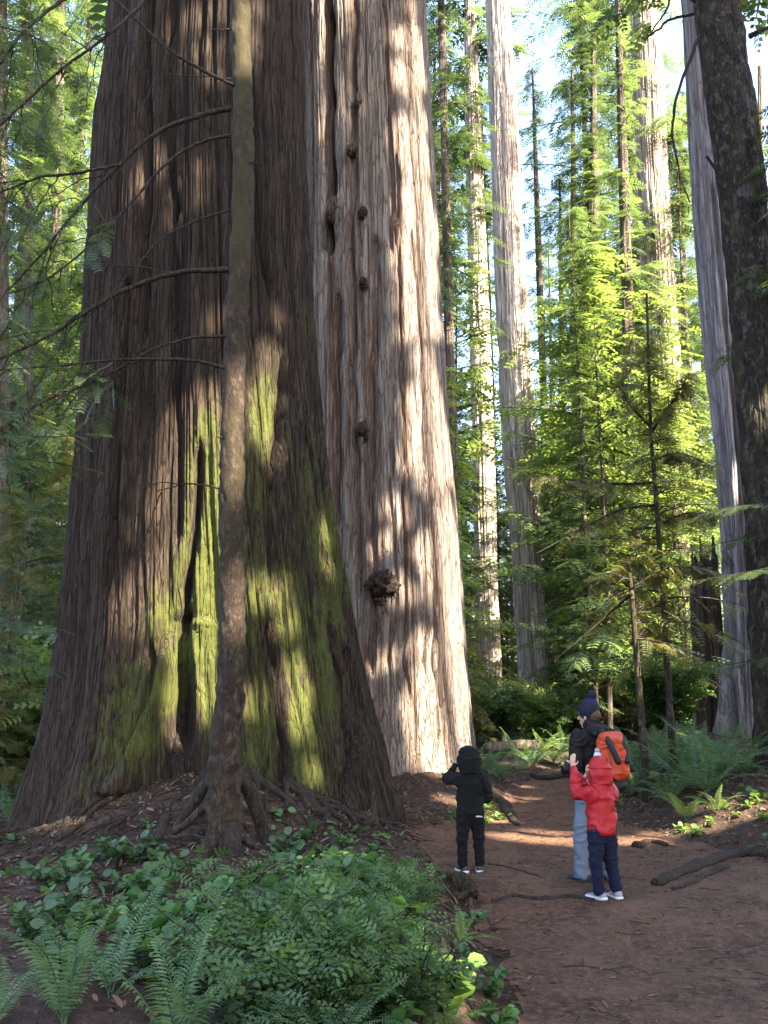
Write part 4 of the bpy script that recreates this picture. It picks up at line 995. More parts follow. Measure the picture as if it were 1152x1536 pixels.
sapling([(440, 970, 2.2), (640, 976, 3.2), (720, 982, 4), (900, 995, 5), (1000, 1001, 5.5), (1128, 1009, 6.5)], 15.5, "thin dark sapling with long level mossy boughs right of the adult", [
    ([(980, 724), (930, 726), (870, 722), (800, 713)], 2.6), ([(982, 758), (930, 765), (870, 795), (805, 830)], 2.4), ([(975, 640), (940, 600), (935, 560), (950, 500)], 2.0), ([(979, 645), (1010, 600), (1035, 560)], 2.2), ([(985, 790), (1030, 770), (1075, 775)], 2.0), ([(990, 830), (940, 850), (890, 870)], 2.0), ([(992, 860), (1040, 850), (1080, 862)], 1.8), ([(978, 690), (1020, 680), (1070, 700)], 1.8)], (2.4, 8.2, 1.5, 46, .2, .5, 950), 950)
sapling([(860, 944, 3.5), (900, 948, 4.5), (1000, 956, 5.5), (1150, 968, 7)], 14.2, "short bare-stemmed sapling with one slanting dead bough beside the adult's backpack", [
    ([(948, 890), (920, 915), (880, 950), (832, 990)], 2.6), ([(950, 880), (985, 860), (1005, 850)], 1.8), ([(946, 872), (915, 860), (880, 868)], 1.8)], (2.6, 4.6, 1.1, 14, .2, .45, 960), 960)

# ------------------------------------------------------------------ shrubs, ferns and ground plants
def shrub_mesh(h, spread, nst, seed, tmpl=T_SPRIG, size=.16, per=16, flat=.5):
    r = np.random.default_rng(seed); st = MB(); Ps, Fs, Us, Ss, Ts = [], [], [], [], []
    for k in range(nst):
        a = r.uniform(0, 6.28); d = np.array([math.cos(a), math.sin(a), 0]); H = h * r.uniform(.55, 1.05); L = spread * r.uniform(.2, 1.0)
        t = np.linspace(0, 1, 12)[:, None]
        p = d * L * (t ** 1.5) + np.array([0, 0, 1.]) * H * (t - .25 * t ** 2) / .75 + np.cumsum(r.normal(0, .012 * h, (12, 3)), 0)
        p[:, 2] -= .03
        st.add(*tube(p, np.linspace(.012 * h + .003, .002, 12), 5, cap=False), .5)
        for j in range(per):
            i = r.integers(3, 12); b = r.uniform(0, 6.28)
            Ps.append(p[i] + r.normal(0, .03 * h, 3)); Fs.append([math.cos(b) + d[0] * .6, math.sin(b) + d[1] * .6, r.uniform(-.35, .55)]); Us.append([r.normal(0, flat), r.normal(0, flat), 1.]); Ss.append(size * r.uniform(.6, 1.25)); Ts.append(np.clip(r.normal(.45 + .3 * (i / 11 - .6), .22), 0, 1))
    v, f, a = instance(*tmpl, np.array(Ps), np.array(Fs), np.array(Us), np.array(Ss), np.array(Ts))
    sv, sf, sa = st.get()
    return (v, f, a), (sv, sf, sa)
def shrub_kind(h, spread, nst, seed, mat, **kw):
    (v, f, a), (sv, sf, sa) = shrub_mesh(h, spread, nst, seed, **kw)
    return mesh_np("foliage", v, f, {"tint": a}, False, [M[mat]]), mesh_np("stems", sv, sf, {"ridge": sa, "moss": sa * .2}, True, [M['twig']])
def place(kind, pos, name, label, cat, group=None, sc=1.0, rot=None, tilt=0):
    o = thing(name, (pos[0], pos[1], pos[2]), label, cat, group, rotz=float(rng.uniform(0, 6.28)) if rot is None else rot)
    o.scale = (sc, sc, sc)
    fm, sm = kind
    link("foliage", fm, o); link("stem", sm, o)
    return o
K_HUCK = [shrub_kind(.30, .30, 13, 1000 + s, 'shrub', size=.105, per=17) for s in range(4)]
K_HUCKB = [shrub_kind(.27, .30, 12, 1010 + s, 'shrub_blue', size=.10, per=17) for s in range(3)]
K_SALAL = [shrub_kind(.28, .26, 7, 1020 + s, 'salal', tmpl=T_ROUND, size=.10, per=11, flat=.7) for s in range(3)]
K_BLUEL = [shrub_kind(.24, .24, 6, 1025 + s, 'shrub_blue', tmpl=T_ROUND, size=.095, per=9, flat=.7) for s in range(2)]
K_LIME = [shrub_kind(.30, .16, 5, 1030 + s, 'lime', tmpl=T_ROUND, size=.10, per=9, flat=.6) for s in range(3)]
K_BIG = [shrub_kind(1.9, 1.3, 26, 1040 + s, 'shrub', size=.42, per=34) for s in range(2)]
K_BIGD = [shrub_kind(1.7, 1.2, 26, 1050 + s, 'shrub_blue', size=.40, per=34) for s in range(2)]
K_BIGY = [shrub_kind(2.3, 1.3, 26, 1060 + s, 'shrub_yellow', size=.42, per=34) for s in range(2)]
K_TINY = [shrub_kind(.10, .13, 7, 1070 + s, 'salal', tmpl=T_ROUND, size=.05, per=4, flat=.5) for s in range(3)]
K_TINYL = [shrub_kind(.13, .10, 6, 1075 + s, 'lime', tmpl=T_ROUND, size=.06, per=4, flat=.5) for s in range(2)]

rp = np.random.default_rng(21)
def scatter(n, box, mind=0):
    out = []; tries = 0
    while len(out) < n and tries < n * 40:
        tries += 1
        q = (rp.uniform(box[0], box[2]), rp.uniform(box[1], box[3])); g_ = G(*q, y0=3.4)
        if q[0] > 560 and q[1] < 1440: continue
        if 265 < q[0] < 420 and q[1] < 1375: continue
        if g_[1] < 9 and g_[0] > xl(g_[1]) - .18 - .5 * float(noise3(1.5, g_[1] * 2.3, 0)): continue
        if all(np.hypot(*(g_[:2] - h[:2])) > mind for h in out): out.append(g_)
    return out
def group_scatter(kinds, n, box, name, label, cat, group, s0, s1, mind=.1):
    for k, g_ in enumerate(scatter(n, box, mind)): place(kinds[k % len(kinds)], g_, name, label, cat, group, float(rp.uniform(s0, s1)))
# the low thicket across the foreground
group_scatter(K_HUCK, 24, (330, 1375, 700, 1640), "huckleberry_bush", "low bright green small-leaved bush in the thicket below the mossy redwood's roots", "bush", "small-leaved bushes of the foreground thicket", .5, 1.55, .16)
group_scatter(K_HUCKB, 15, (340, 1400, 620, 1660), "huckleberry_bush", "low bluish green small-leaved bush in the foreground thicket", "bush", "bluish bushes of the foreground thicket", .45, 1.25, .16)
group_scatter(K_SALAL, 34, (210, 1310, 680, 1480), "salal_plant", "leafy plant with rounded green leaves in the foreground thicket", "plant", "round-leaved plants of the foreground thicket", .55, 1.1, .16)
group_scatter(K_BLUEL, 26, (30, 1270, 480, 1480), "salal_plant", "small plant with bluish rounded leaves on the dark litter by the roots", "plant", "bluish round-leaved plants by the roots", .5, 1.0, .22)
group_scatter(K_TINY, 46, (40, 1240, 640, 1420), "seedling", "tiny round-leaved seedling on the dark litter by the roots", "plant", "seedlings on the litter by the roots", .7, 1.5, .12)
for k, (px, py, sc) in enumerate([(632, 1362, .8), (590, 1352, .9), (612, 1345, .7), (560, 1355, .9), (610, 1378, .9)]):
    place(K_HUCK[k % 4], G(px, py), "huckleberry_bush", "small-leaved green bush crowning the bank next to the black-clad child's feet", "bush", "bushes crowning the bank by the child", sc * 1.05)
for k, (px, py, sc, lab) in enumerate([(640, 1455, 1.35, "lime green broad-leaved plant on the sunlit bank, tallest of the lime ones"), (672, 1515, 1.25, "lime green broad-leaved plant lowest on the bank by the trail's near edge"), (600, 1590, .9, "mid green broad-leaved plant beside a drooping fern near the bottom edge"), ]):
    place(K_LIME[k % 3] if k < 2 else K_SALAL[0], G(px, py + 5, 3.4), "broadleaf_plant", lab, "plant", None, sc * .85)
for k, (px, py) in enumerate([(700, 1395), (720, 1440), (735, 1500), (708, 1530), (690, 1460), (742, 1470), (750, 1545)]):
    g_ = G(px, py); g_[0] = min(g_[0], xl(g_[1]) + .08); g_[2] = hz(g_[0], g_[1])
    place(K_TINY[k % 3] if k % 2 else K_SALAL[k % 3], g_, "salal_plant", "small green plant clinging to the eroded bank edge along the trail", "plant", "plants on the eroded bank edge", .55)
for k, (px, py) in enumerate([(1066, 1240), (1040, 1254), (1105, 1226), (1120, 1212), (1135, 1205), (1020, 1250), (1092, 1214), (1148, 1232), (1150, 1200)]):
    place(K_TINYL[k % 2], G(px, py), "seedling", "tiny bright green seedling in the sun patch on the right bank", "plant", "seedlings in the sun patch on the right bank", float(rp.uniform(.5, 1.15)))
for k, (px, py) in enumerate([(722, 1222), (738, 1216), (700, 1230), (750, 1230), (730, 1235), (680, 1228)]):
    place(K_TINYL[k % 2], G(px, py), "seedling", "tiny bright green seedling at the foot of the sunlit redwood", "plant", "seedlings at the sunlit redwood's foot", 1.2)
# shrubs beyond
def big(kinds, px, py, sc, label, group=None, k=0, Y=None):
    g_ = G(px, py) if Y is None else np.array([(px - 576) / FPX * Y, Y, hz((px - 576) / FPX * Y, Y)])
    place(kinds[k % len(kinds)], g_, "shrub", label, "bush", group, sc)
big(K_BIGD, 745, 1118, 1.0, "rounded dark green shrub past the sunlit redwood's foot")
big(K_BIGD, 712, 1112, .85, "dark shrub tucked right behind the sunlit redwood's base", k=1)
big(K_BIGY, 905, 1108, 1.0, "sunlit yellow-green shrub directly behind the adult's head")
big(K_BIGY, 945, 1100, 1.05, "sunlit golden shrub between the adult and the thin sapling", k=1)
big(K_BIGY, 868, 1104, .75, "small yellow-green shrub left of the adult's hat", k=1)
big(K_BIG, 1000, 1105, 1.0, "green shrub behind the thin sapling's stem")
big(K_BIG, 835, 1112, .5, "low green shrub where the trail vanishes", k=1)
for k, (px, Y) in enumerate([(690, 30), (735, 33), (790, 30), (815, 27), (770, 36), (850, 33), (890, 35), (930, 32), (980, 29), (1030, 27), (1060, 29), (1095, 27), (1130, 25), (1150, 30), (60, 19), (20, 16), (90, 22), (10, 21), (50, 26), (-20, 18), (80, 15.5), (110, 30), (30, 32), (700, 45), (760, 48), (820, 46), (880, 50), (950, 46), (1010, 40), (1080, 42), (1140, 44), (0, 42), (60, 45), (100, 50)]):
    big([K_BIG, K_BIGD, K_BIGY][k % 3], px, 0, float(rp.uniform(.6, 1.1)), "bushy shrub in the shaded understory between the far trunks", "understory shrubs of the wood", k // 3, Y)

# sword ferns: every frond a part
def frond_mesh(L, arch, mat, seed, pairs=30, w=.13):
    r = np.random.default_rng(seed); t = np.linspace(0, 1, 24)
    p = np.stack([L * (t * .62 + .30 * t * t * arch), .03 * L * np.sin(t * 3 + seed), L * (.95 * t - .55 * arch * t ** 2.2)], 1)
    mb = MB(); mb.add(*tube(p, np.linspace(.006, .002, 24), 5, cap=False), .15)
    T = np.gradient(p, axis=0); T /= np.linalg.norm(T, axis=1)[:, None]
    for k in range(pairs):
        u = .12 + .87 * k / pairs; i = u * 23; i0 = int(i); b = p[i0] + (p[min(i0 + 1, 23)] - p[i0]) * (i - i0); tt = T[i0]
        l = L * w * min(1, (u - .04) * 5) * (1 - max(0, u - .45) / .58) ** .8 * r.uniform(.88, 1.1) + .006
        for s in (-1, 1):
            d = np.array([0, s, 0]) * .95 + tt * (.25 + .4 * u) ; d /= np.linalg.norm(d); d[2] -= r.uniform(0, .3)
            n = tt * L * .0115 * (1.05 - .5 * u) * 1.3
            q = np.array([b - n * .8, b + d * l * .55 - n * .7, b + d * l, b + d * l * .45 + n * .9]); q[2, 2] -= .12 * l
            mb.add(q, [[0, 1, 2, 3]], np.clip(r.normal(.5, .2), 0, 1))
    v, f, a = mb.get()
    return mesh_np("frond", v, f, {"tint": a}, False, [M[mat]])
FR = {m: [frond_mesh(1.0, a, m, 1100 + k) for k, a in enumerate((.45, .7, .95, 1.15))] for m in ('fern', 'fern_bright')}
def fern(pos, sc, n, mat, label, group=None, azs=None, lo=-.25, hi=.3):
    o = thing("sword_fern", pos, label, "fern", group)
    for k in range(n):
        fr = link("frond", FR[mat][int(rp.integers(0, 4))], o)
        az = 6.283 * (k + rp.uniform(-.3, .3)) / n if azs is None else R(azs[k])
        s = sc * float(rp.uniform(.75, 1.1)); fr.scale = (s, s, s)
        fr.rotation_euler = (0, float(rp.uniform(lo, hi)), az)
    return o
g_ = G(95, 1548, 3.4); fern(g_, .62, 9, 'fern', "large sword fern in the near corner with tall upright frond", azs=[95, 60, 130, 30, 160, 200, 260, 320, 0], lo=-.65, hi=-.15)
g_ = G(262, 1600, 3.4); fern(g_, .60, 8, 'fern', "sword fern with pale ribbed fronds at the bottom edge, right of the corner fern", azs=[75, 100, 45, 20, 140, 200, 270, 330], lo=-.6, hi=-.15)
g_ = G(-20, 1560, 3.4); fern(g_, .5, 7, 'fern', "sword fern cut by the photo's lower corner", azs=[80, 50, 110, 20, 150, 220, 300], lo=-.4, hi=.15)
g_ = G(168, 1500, 3.4); fern(g_, .55, 6, 'fern', "sword fern with two arching fronds between its larger neighbours", azs=[60, 100, 20, 140, 240, 330], lo=-.3, hi=.2)
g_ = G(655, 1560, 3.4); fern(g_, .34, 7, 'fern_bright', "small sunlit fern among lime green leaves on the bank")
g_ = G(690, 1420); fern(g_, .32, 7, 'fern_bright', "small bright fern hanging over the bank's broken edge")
g_ = G(500, 1590, 3.4); fern(g_, .42, 7, 'fern', "dark bluish fern under the bushes near the bottom edge")
RF = "sword ferns massed on the right slope"
for k, (px, py, sc) in enumerate([(945, 1195, .9), (975, 1180, 1.0), (1005, 1205, .85), (1030, 1180, 1.05), (1062, 1190, 1.0), (1085, 1168, 1.1), (1000, 1155, 1.0), (960, 1160, .9), (1035, 1150, 1.1), (1110, 1165, 1.0), (935, 1160, .8), (1060, 1150, 1.1), (985, 1135, 1.0), (1090, 1140, 1.0), (1020, 1130, 1.0), (950, 1140, .9)]):
    fern(G(px, py), sc, 10, 'fern', "sword fern with arching fronds in the mass on the right slope", RF)
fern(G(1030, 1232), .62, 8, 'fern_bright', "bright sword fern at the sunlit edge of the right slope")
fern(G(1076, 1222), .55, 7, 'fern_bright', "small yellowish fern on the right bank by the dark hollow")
fern(G(752, 1172), .85, 11, 'fern', "bluish sword fern beside the path right after the sunlit redwood")
fern(G(728, 1160), .8, 10, 'fern', "sword fern half behind the child in black, at the redwood's foot")
fern(G(785, 1160), .7, 10, 'fern', "sword fern hanging over the far left edge of the trail")
GF = "green ferns beyond the trail's end"
for k, (px, py) in enumerate([(800, 1150), (830, 1146), (855, 1150), (815, 1130), (845, 1128), (780, 1138), (870, 1136), (790, 1118), (760, 1130), (830, 1112), (880, 1150), (910, 1140), (900, 1120)]):
    fern(G(px, py), float(rp.uniform(.7, 1.0)), 9, 'fern_bright' if k % 2 else 'fern', "green fern in the low growth beyond the trail's end", GF)
LF = "bluish ferns in the hollow on the left"
for k, (px, py) in enumerate([(15, 1235), (45, 1210), (25, 1190), (60, 1180), (5, 1165), (45, 1150), (20, 1130), (70, 1140)]):
    fern(G(px, py), float(rp.uniform(.6, .9)), 8, 'fern', "bluish fern in the shaded hollow left of the mossy redwood", LF)

# ------------------------------------------------------------------ roots, logs, sticks
def root_thing(pxs, r0, r1, label, name="exposed_root", lift=.35, cat="root", mat='root', y0=4.0, rough=.3):
    q, rr = ground_root(pxs, r0=r0, r1=r1, lift=lift); 
    v, f = tube(q, rr, 12, rough, abs(hash(label)) % 97 if False else len(label), squash=.8, nf=6)
    o = part(name, None, v, f, M[mat], {"ridge": fbm(v[:, 0] * 14, v[:, 1] * 14, v[:, 2] * 14, 3, 6), "moss": np.full(len(v), .12)}, origin=q[0])
    return tag(o, label, cat)
root_thing([(985, 1330), (1015, 1315), (1050, 1300), (1090, 1288), (1125, 1282)], .055, .075, "thick grey root crossing the bare dirt on the right of the trail")
root_thing([(1010, 1336), (1040, 1326), (1065, 1314), (1092, 1302)], .03, .035, "thinner root lying just below the thick grey one")
root_thing([(1160, 1290), (1140, 1284), (1120, 1284)], .05, .03, "root end entering the trail from the photo's side edge")
root_thing([(800, 1166), (822, 1170), (845, 1166), (872, 1170)], .09, .10, "gnarled root forming a step at the trail's far end")
root_thing([(740, 1356), (775, 1346), (815, 1350), (850, 1346), (890, 1354)], .03, .035, "low root edging the dirt step by the children's feet", lift=.1)
root_thing([(735, 1298), (762, 1302), (795, 1312), (815, 1318)], .022, .015, "thin dark root on the trail between the two children", lift=.15)
root_thing([(955, 1272), (975, 1266), (1000, 1270)], .06, .04, "short lumpy root at the trail's right margin in the sun strip")
root_thing([(430, 1172), (462, 1196), (492, 1236), (505, 1290)], .075, .05, "long root curling down the litter mound from the mossy redwood")
root_thing([(405, 1165), (450, 1192), (500, 1212), (545, 1230), (580, 1250)], .05, .035, "root running along the mossy redwood's flank to its right")
root_thing([(520, 1222), (545, 1238), (575, 1252), (592, 1268)], .035, .02, "slender forked root near the mossy redwood's right foot")
root_thing([(100, 1310), (92, 1340), (76, 1370), (62, 1402)], .05, .03, "pale root slanting down the dark litter on the left")
root_thing([(250, 1225), (222, 1262), (180, 1290), (150, 1320)], .05, .03, "root descending left of the slim hemlock")
root_thing([(735, 1190), (755, 1208), (768, 1228), (778, 1240)], .14, .04, "buttress root at the sunlit redwood's right foot", mat='root', lift=.1)
root_thing([(845, 1455), (880, 1452), (930, 1462)], .012, .008, "short dark stick half buried in the near trail", name="fallen_stick", cat="stick")
root_thing([(728, 1375), (745, 1405), (760, 1425)], .008, .005, "pale twig on the bank beside the trail", name="fallen_stick", cat="stick")
root_thing([(870, 1362), (882, 1374)], .006, .005, "tiny pale stick in front of the red-jacketed child's shoes", name="fallen_stick", cat="stick")
root_thing([(1110, 1435), (1150, 1425)], .008, .005, "pale twig at the right margin of the near trail", name="fallen_stick", cat="stick")
# pale fallen log beyond the path
a_, b_ = G(728, 1132), G(790, 1126); a_[2] += .16; b_[2] += .22; b_[1] = a_[1] + .6
v, f = tube(spline([a_, (a_ + b_) / 2 + np.array([0, 0, .03]), b_], 24), .14, 16, .18, 5)
tag(part("fallen_log", None, v, f, M['bark_dim'], {"ridge": np.full(len(v), .7), "moss": np.zeros(len(v))}, origin=a_), "pale grey fallen log lying in ferns beyond the trail", "log")
# rotten stump in the bank, slab and stake by the mossy redwood
g_ = G(690, 1352); v, f, a = lump(g_ + np.array([-.02, .05, .02]), .20, .22, .20, 41, .35, f=3)
tag(part("rotten_stump", None, v, f, M['root'], {"ridge": a, "moss": np.full(len(v), .42)}, origin=g_), "rounded mossy stump end in the bank below the child in black", "stump")
g_ = G(585, 1500, 3.4); v, f, a = lump(g_ + np.array([0, 0, .02]), .22, .2, .16, 47, .5, f=4)
tag(part("rotten_log", None, v, f, M['root'], {"ridge": a, "moss": np.full(len(v), .25)}, origin=g_), "crumbling reddish rotten log end under the bushes by the lime leaves", "log")
p = np.array([P(562, 1238, 9.9), P(561, 1215, 9.95), P(560, 1188, 10)]); v, f = tube(spline(p, 14), np.linspace(.045, .012, 14), 10, .25, 8)
tag(part("broken_branch", None, v, f, M['twig'], {"ridge": np.full(len(v), .9), "moss": np.full(len(v), .1)}, origin=p[0]), "pale upright broken snag at the mossy redwood's right foot", "branch")
# ------------------------------------------------------------------ litter and ground cover
def ground_bits(n, box, tmpl, s0, s1, seed, lift=.006, keepfn=None, flat=.25, clump=None):
    r = np.random.default_rng(seed)
    x = r.uniform(box[0], box[2], n); y = r.uniform(box[1], box[3], n)
    if keepfn is not None: k = keepfn(x, y, r); x, y = x[k], y[k]
    z = height(x, y) + lift; n = len(x); a = r.uniform(0, 6.28, n)
    e = .05
    gxn = -(height(x + e, y) - height(x - e, y)) / (2 * e); gyn = -(height(x, y + e) - height(x, y - e)) / (2 * e)
    Up = np.stack([gxn + r.normal(0, flat, n), gyn + r.normal(0, flat, n), np.ones(n)], 1)
    Fw = np.stack([np.cos(a), np.sin(a), -np.cos(a) * -gxn * 1 - np.sin(a) * -gyn], 1); Fw[:, 2] = -(Fw[:, 0] * Up[:, 0] + Fw[:, 1] * Up[:, 1])
    return instance(tmpl[0], tmpl[1], np.stack([x, y, z], 1), Fw, Up, r.uniform(s0, s1, n), r.uniform(0, 1, n))
onp = lambda x, y, r: (x < xl(y) + .25 * (r.uniform(0, 1, len(x)) - .3)) | (x > xr(y) - .3 * (r.uniform(0, 1, len(x)) - .3)) | (y > 22)
v, f, a = ground_bits(42000, (-6, 4.2, 8, 22), T_SLIM, .03, .11, 61, .012, onp, .35)
tag(link("leaf_litter", mesh_np("leaf_litter", v, f, {"tint": a}, False, [M['litter']])), "reddish brown needles and twig litter strewn under the trees", "litter", kind="stuff")
v, f, a = ground_bits(11000, (-.5, 4.2, 5.5, 22), T_SLIM, .02, .075, 62, .010, lambda x, y, r: (x > xl(y)) & (x < xr(y)), .2)
tag(link("trail_litter", mesh_np("trail_litter", v, f, {"tint": a}, False, [M['litter']])), "sparse needles and crumbs scattered on the dirt trail", "litter", kind="stuff")
def gk(x, y, r):
    m = fbm(x * .8, y * .8, 0 * x, 3, 71)
    return ((x > xr(y) + .1) | (x < xl(y) - .6) | (y > 21.5)) & (m + .12 * r.uniform(-1, 1, len(x)) > .52) & (np.hypot(x - T1C[0], y - T1C[1]) > 2.9)
v, f, a = ground_bits(30000, (-14, 6.5, 16, 44), T_ROUND, .05, .12, 63, .09, gk, .5)
tag(link("ground_cover", mesh_np("ground_cover", v, f, {"tint": a}, False, [M['salal']])), "low green leaves carpeting the forest floor beside the trail", "ground cover", kind="stuff")

def sticks(n, box, l0, l1, seed, keepfn, rad=.006, tiltz=.25):
    r = np.random.default_rng(seed); mb = MB(); x = r.uniform(box[0], box[2], n); y = r.uniform(box[1], box[3], n); k = keepfn(x, y, r); x, y = x[k], y[k]; z = height(x, y)
    for a, b, c in zip(x, y, z):
        L = r.uniform(l0, l1); an = r.uniform(0, 6.28); d = np.array([math.cos(an), math.sin(an), 0]); t = np.linspace(-.5, .5, 6)[:, None]
        p = np.array([a, b, 0]) + d * L * t + np.cumsum(r.normal(0, .02 * L, (6, 3)), 0)
        p[:, 2] = height(p[:, 0], p[:, 1]) + .008 + r.uniform(0, tiltz) * L * (t[:, 0] + .5) * (r.uniform() < .5)
        mb.add(*tube(p, np.linspace(rad * r.uniform(.5, 1.6), rad * .4, 6), 5, cap=False), r.uniform(0, 1))
    return mb.get()
nearT = lambda x, y, r: (x < xl(y) + .1) & (np.hypot(x - T1C[0], y - T1C[1]) > 2.0) & (r.uniform(0, 1, len(x)) < np.exp(-np.maximum(np.hypot(x - T1C[0], y - T1C[1]) - 3.2, 0) / 1.6))
v, f, a = sticks(2600, (-5.5, 6.0, 1.2, 12), .12, .55, 81, nearT, .006)
tag(link("twig_litter", mesh_np("twig_litter", v, f, {"ridge": a, "moss": a * .2}, True, [M['root']])), "tangle of dead twigs and rootlets over the mound at the mossy redwood's foot", "twigs", kind="stuff")
v, f, a = sticks(260, (.2, 4.4, 5.5, 19), .05, .22, 82, lambda x, y, r: (x > xl(y)) & (x < xr(y)), .0035, .02)
tag(link("trail_twigs", mesh_np("trail_twigs", v, f, {"ridge": a, "moss": a * .1}, True, [M['twig']])), "scattered small twigs lying on the dirt trail", "twigs", kind="stuff")

# tangle of thin roots over the mound, each rooted at the big redwood's foot
rr_ = np.random.default_rng(77)
for k in range(22):
    a = rr_.uniform(-1.0, 1.05); r0 = 2.35; st = np.array([T1C[0] + r0 * math.sin(a), T1C[1] - r0 * math.cos(a)]); pts = [st]; an = a + rr_.uniform(-.5, .5)
    for j in range(7): an += rr_.normal(0, .35); pts.append(pts[-1] + .17 * np.array([math.sin(an), -math.cos(an)]))
    q = spline(np.array(pts), 26); z = height(q[:, 0], q[:, 1]) + .02 + .03 * np.sin(np.linspace(0, 6, 26) + k); z[-4:] -= np.linspace(0, .06, 4)
    v, f = tube(np.column_stack([q, z]), np.linspace(rr_.uniform(.022, .05), .010, 26), 9, .3, 300 + k, nf=8)
    part("root", redwood1, v, f, M['root'], {"ridge": fbm(v[:, 0] * 18, v[:, 1] * 18, v[:, 2] * 18, 2, 6), "moss": np.full(len(v), .1)})
# ------------------------------------------------------------------ people
def cap(p0, p1, r0, r1, flat=None, nu=20, nv=7):
    """tapered capsule; flat = (axis, factor) squeezes its section along an axis"""
    p0, p1 = np.asarray(p0, float), np.asarray(p1, float); d = p1 - p0; L = np.linalg.norm(d); d = d / (L + 1e-9)
    a = np.cross(d, [0, 1, 0] if abs(d[1]) < .9 else [1, 0, 0]); a /= np.linalg.norm(a); b = np.cross(d, a)
    rings = []
    for t in np.linspace(-np.pi / 2, 0, nv): rings.append((p0 + d * r0 * math.sin(t), r0 * max(math.cos(t), .02)))
    for t in np.linspace(0, np.pi / 2, nv): rings.append((p1 + d * r1 * math.sin(t), r1 * max(math.cos(t), .02)))
    th = np.linspace(0, 2 * np.pi, nu, endpoint=False)
    V = np.array([[c + r * (math.cos(t) * a + math.sin(t) * b) for t in th] for c, r in rings])
    if flat is not None:
        ax = np.asarray(flat[0], float); ax /= np.linalg.norm(ax); cl = np.array([c for c, r in rings])[:, None]
        o = V - cl; V = cl + o - ax * ((o @ ax) * (1 - flat[1]))[..., None]
    n = len(rings); i = np.arange(n - 1)[:, None] * nu; j = np.arange(nu)[None]; j2 = (j + 1) % nu
    F = np.stack([i + j, i + j2, i + nu + j2, i + nu + j], -1).reshape(-1, 4)
    V = V.reshape(-1, 3); F = F.tolist(); F.append(list(range(nu))[::-1]); F.append([(n - 1) * nu + k for k in range(nu)])
    return V, F
def frus(p0, p1, r0, r1, flat=None, nu=24):
    """tapered tube with flat ends, for hems"""
    V, F = cap(p0, p1, r0, r1, None, nu, 3)
    p0, p1 = np.asarray(p0, float), np.asarray(p1, float); d = p1 - p0; d /= np.linalg.norm(d)
    n = len(V) // nu; V = V.reshape(n, nu, 3)
    rings = [(p0, r0 * .9), (p0 + d * .004, r0), (p0 + d * .03, r0), (p1 - d * .03, r1), (p1 - d * .004, r1), (p1, r1 * .9)]
    o = V[2] - V[2].mean(0); o /= np.linalg.norm(o, axis=1)[:, None]
    V = np.array([c + o * r_ for c, r_ in rings])
    if flat is not None:
        ax = np.asarray(flat[0], float); ax /= np.linalg.norm(ax); cl = np.array([c for c, _ in rings])[:, None]; q = V - cl
        V = cl + q - ax * ((q @ ax) * (1 - flat[1]))[..., None]
    return V.reshape(-1, 3), F
def solid(pieces, voxel, smooth, mat, name, parent, wr=0.0, wf=14, seed=0, wz=.6):
    bm = bmesh.new()
    for V, F in pieces:
        vs_ = [bm.verts.new(v) for v in V]
        for f in F: bm.faces.new([vs_[i] for i in f])
    me = bpy.data.meshes.new(name); bm.to_mesh(me); bm.free()
    o = bpy.data.objects.new(name, me); COL.objects.link(o)
    m = o.modifiers.new("r", 'REMESH'); m.mode = 'VOXEL'; m.voxel_size = voxel; m.adaptivity = 0
    s = o.modifiers.new("s", 'SMOOTH'); s.factor = .5; s.iterations = smooth
    dg = bpy.context.evaluated_depsgraph_get(); me2 = bpy.data.meshes.new_from_object(o.evaluated_get(dg))
    o.modifiers.clear(); o.data = me2; bpy.data.meshes.remove(me)
    me2.name = name; me2.materials.clear(); me2.materials.append(mat)
    n = len(me2.vertices); co = np.empty(n * 3, np.float32); me2.vertices.foreach_get("co", co); co = co.reshape(-1, 3)
    if wr:
        no = np.empty(n * 3, np.float32); me2.vertices.foreach_get("normal", no); no = no.reshape(-1, 3)
        w = fbm(co[:, 0] * wf, co[:, 1] * wf, co[:, 2] * wf * wz, 3, seed); u_ = (fbm(co[:, 0] * 5, co[:, 1] * 5, co[:, 2] * 5, 2, seed + 2) - .5) * 1.4; fold = (1 - np.abs(2 * noise3(co[:, 0] * wf * .8 + u_, co[:, 1] * wf * .8, co[:, 2] * wf * 1.5 + 2 * u_, seed + 4) - 1)) ** 3
        co = co + no * (wr * ((w - .5) * 1.4 + 1.1 * (fold - .3)))[:, None]
        me2.vertices.foreach_set("co", co.ravel().astype(np.float32))
    me2.polygons.foreach_set("use_smooth", np.ones(len(me2.polygons), bool)); me2.update()
    o.parent = parent
    return o
def flat_mat(name, col, rough=.7, var=.12):
    m, nt, out = new_mat(name); n = noise_n(nt, 14, 3, .6)
    finish(nt, out, mixc(nt, n, tuple(c * (1 - var) for c in col), tuple(min(1, c * (1 + var)) for c in col)), rough); return m
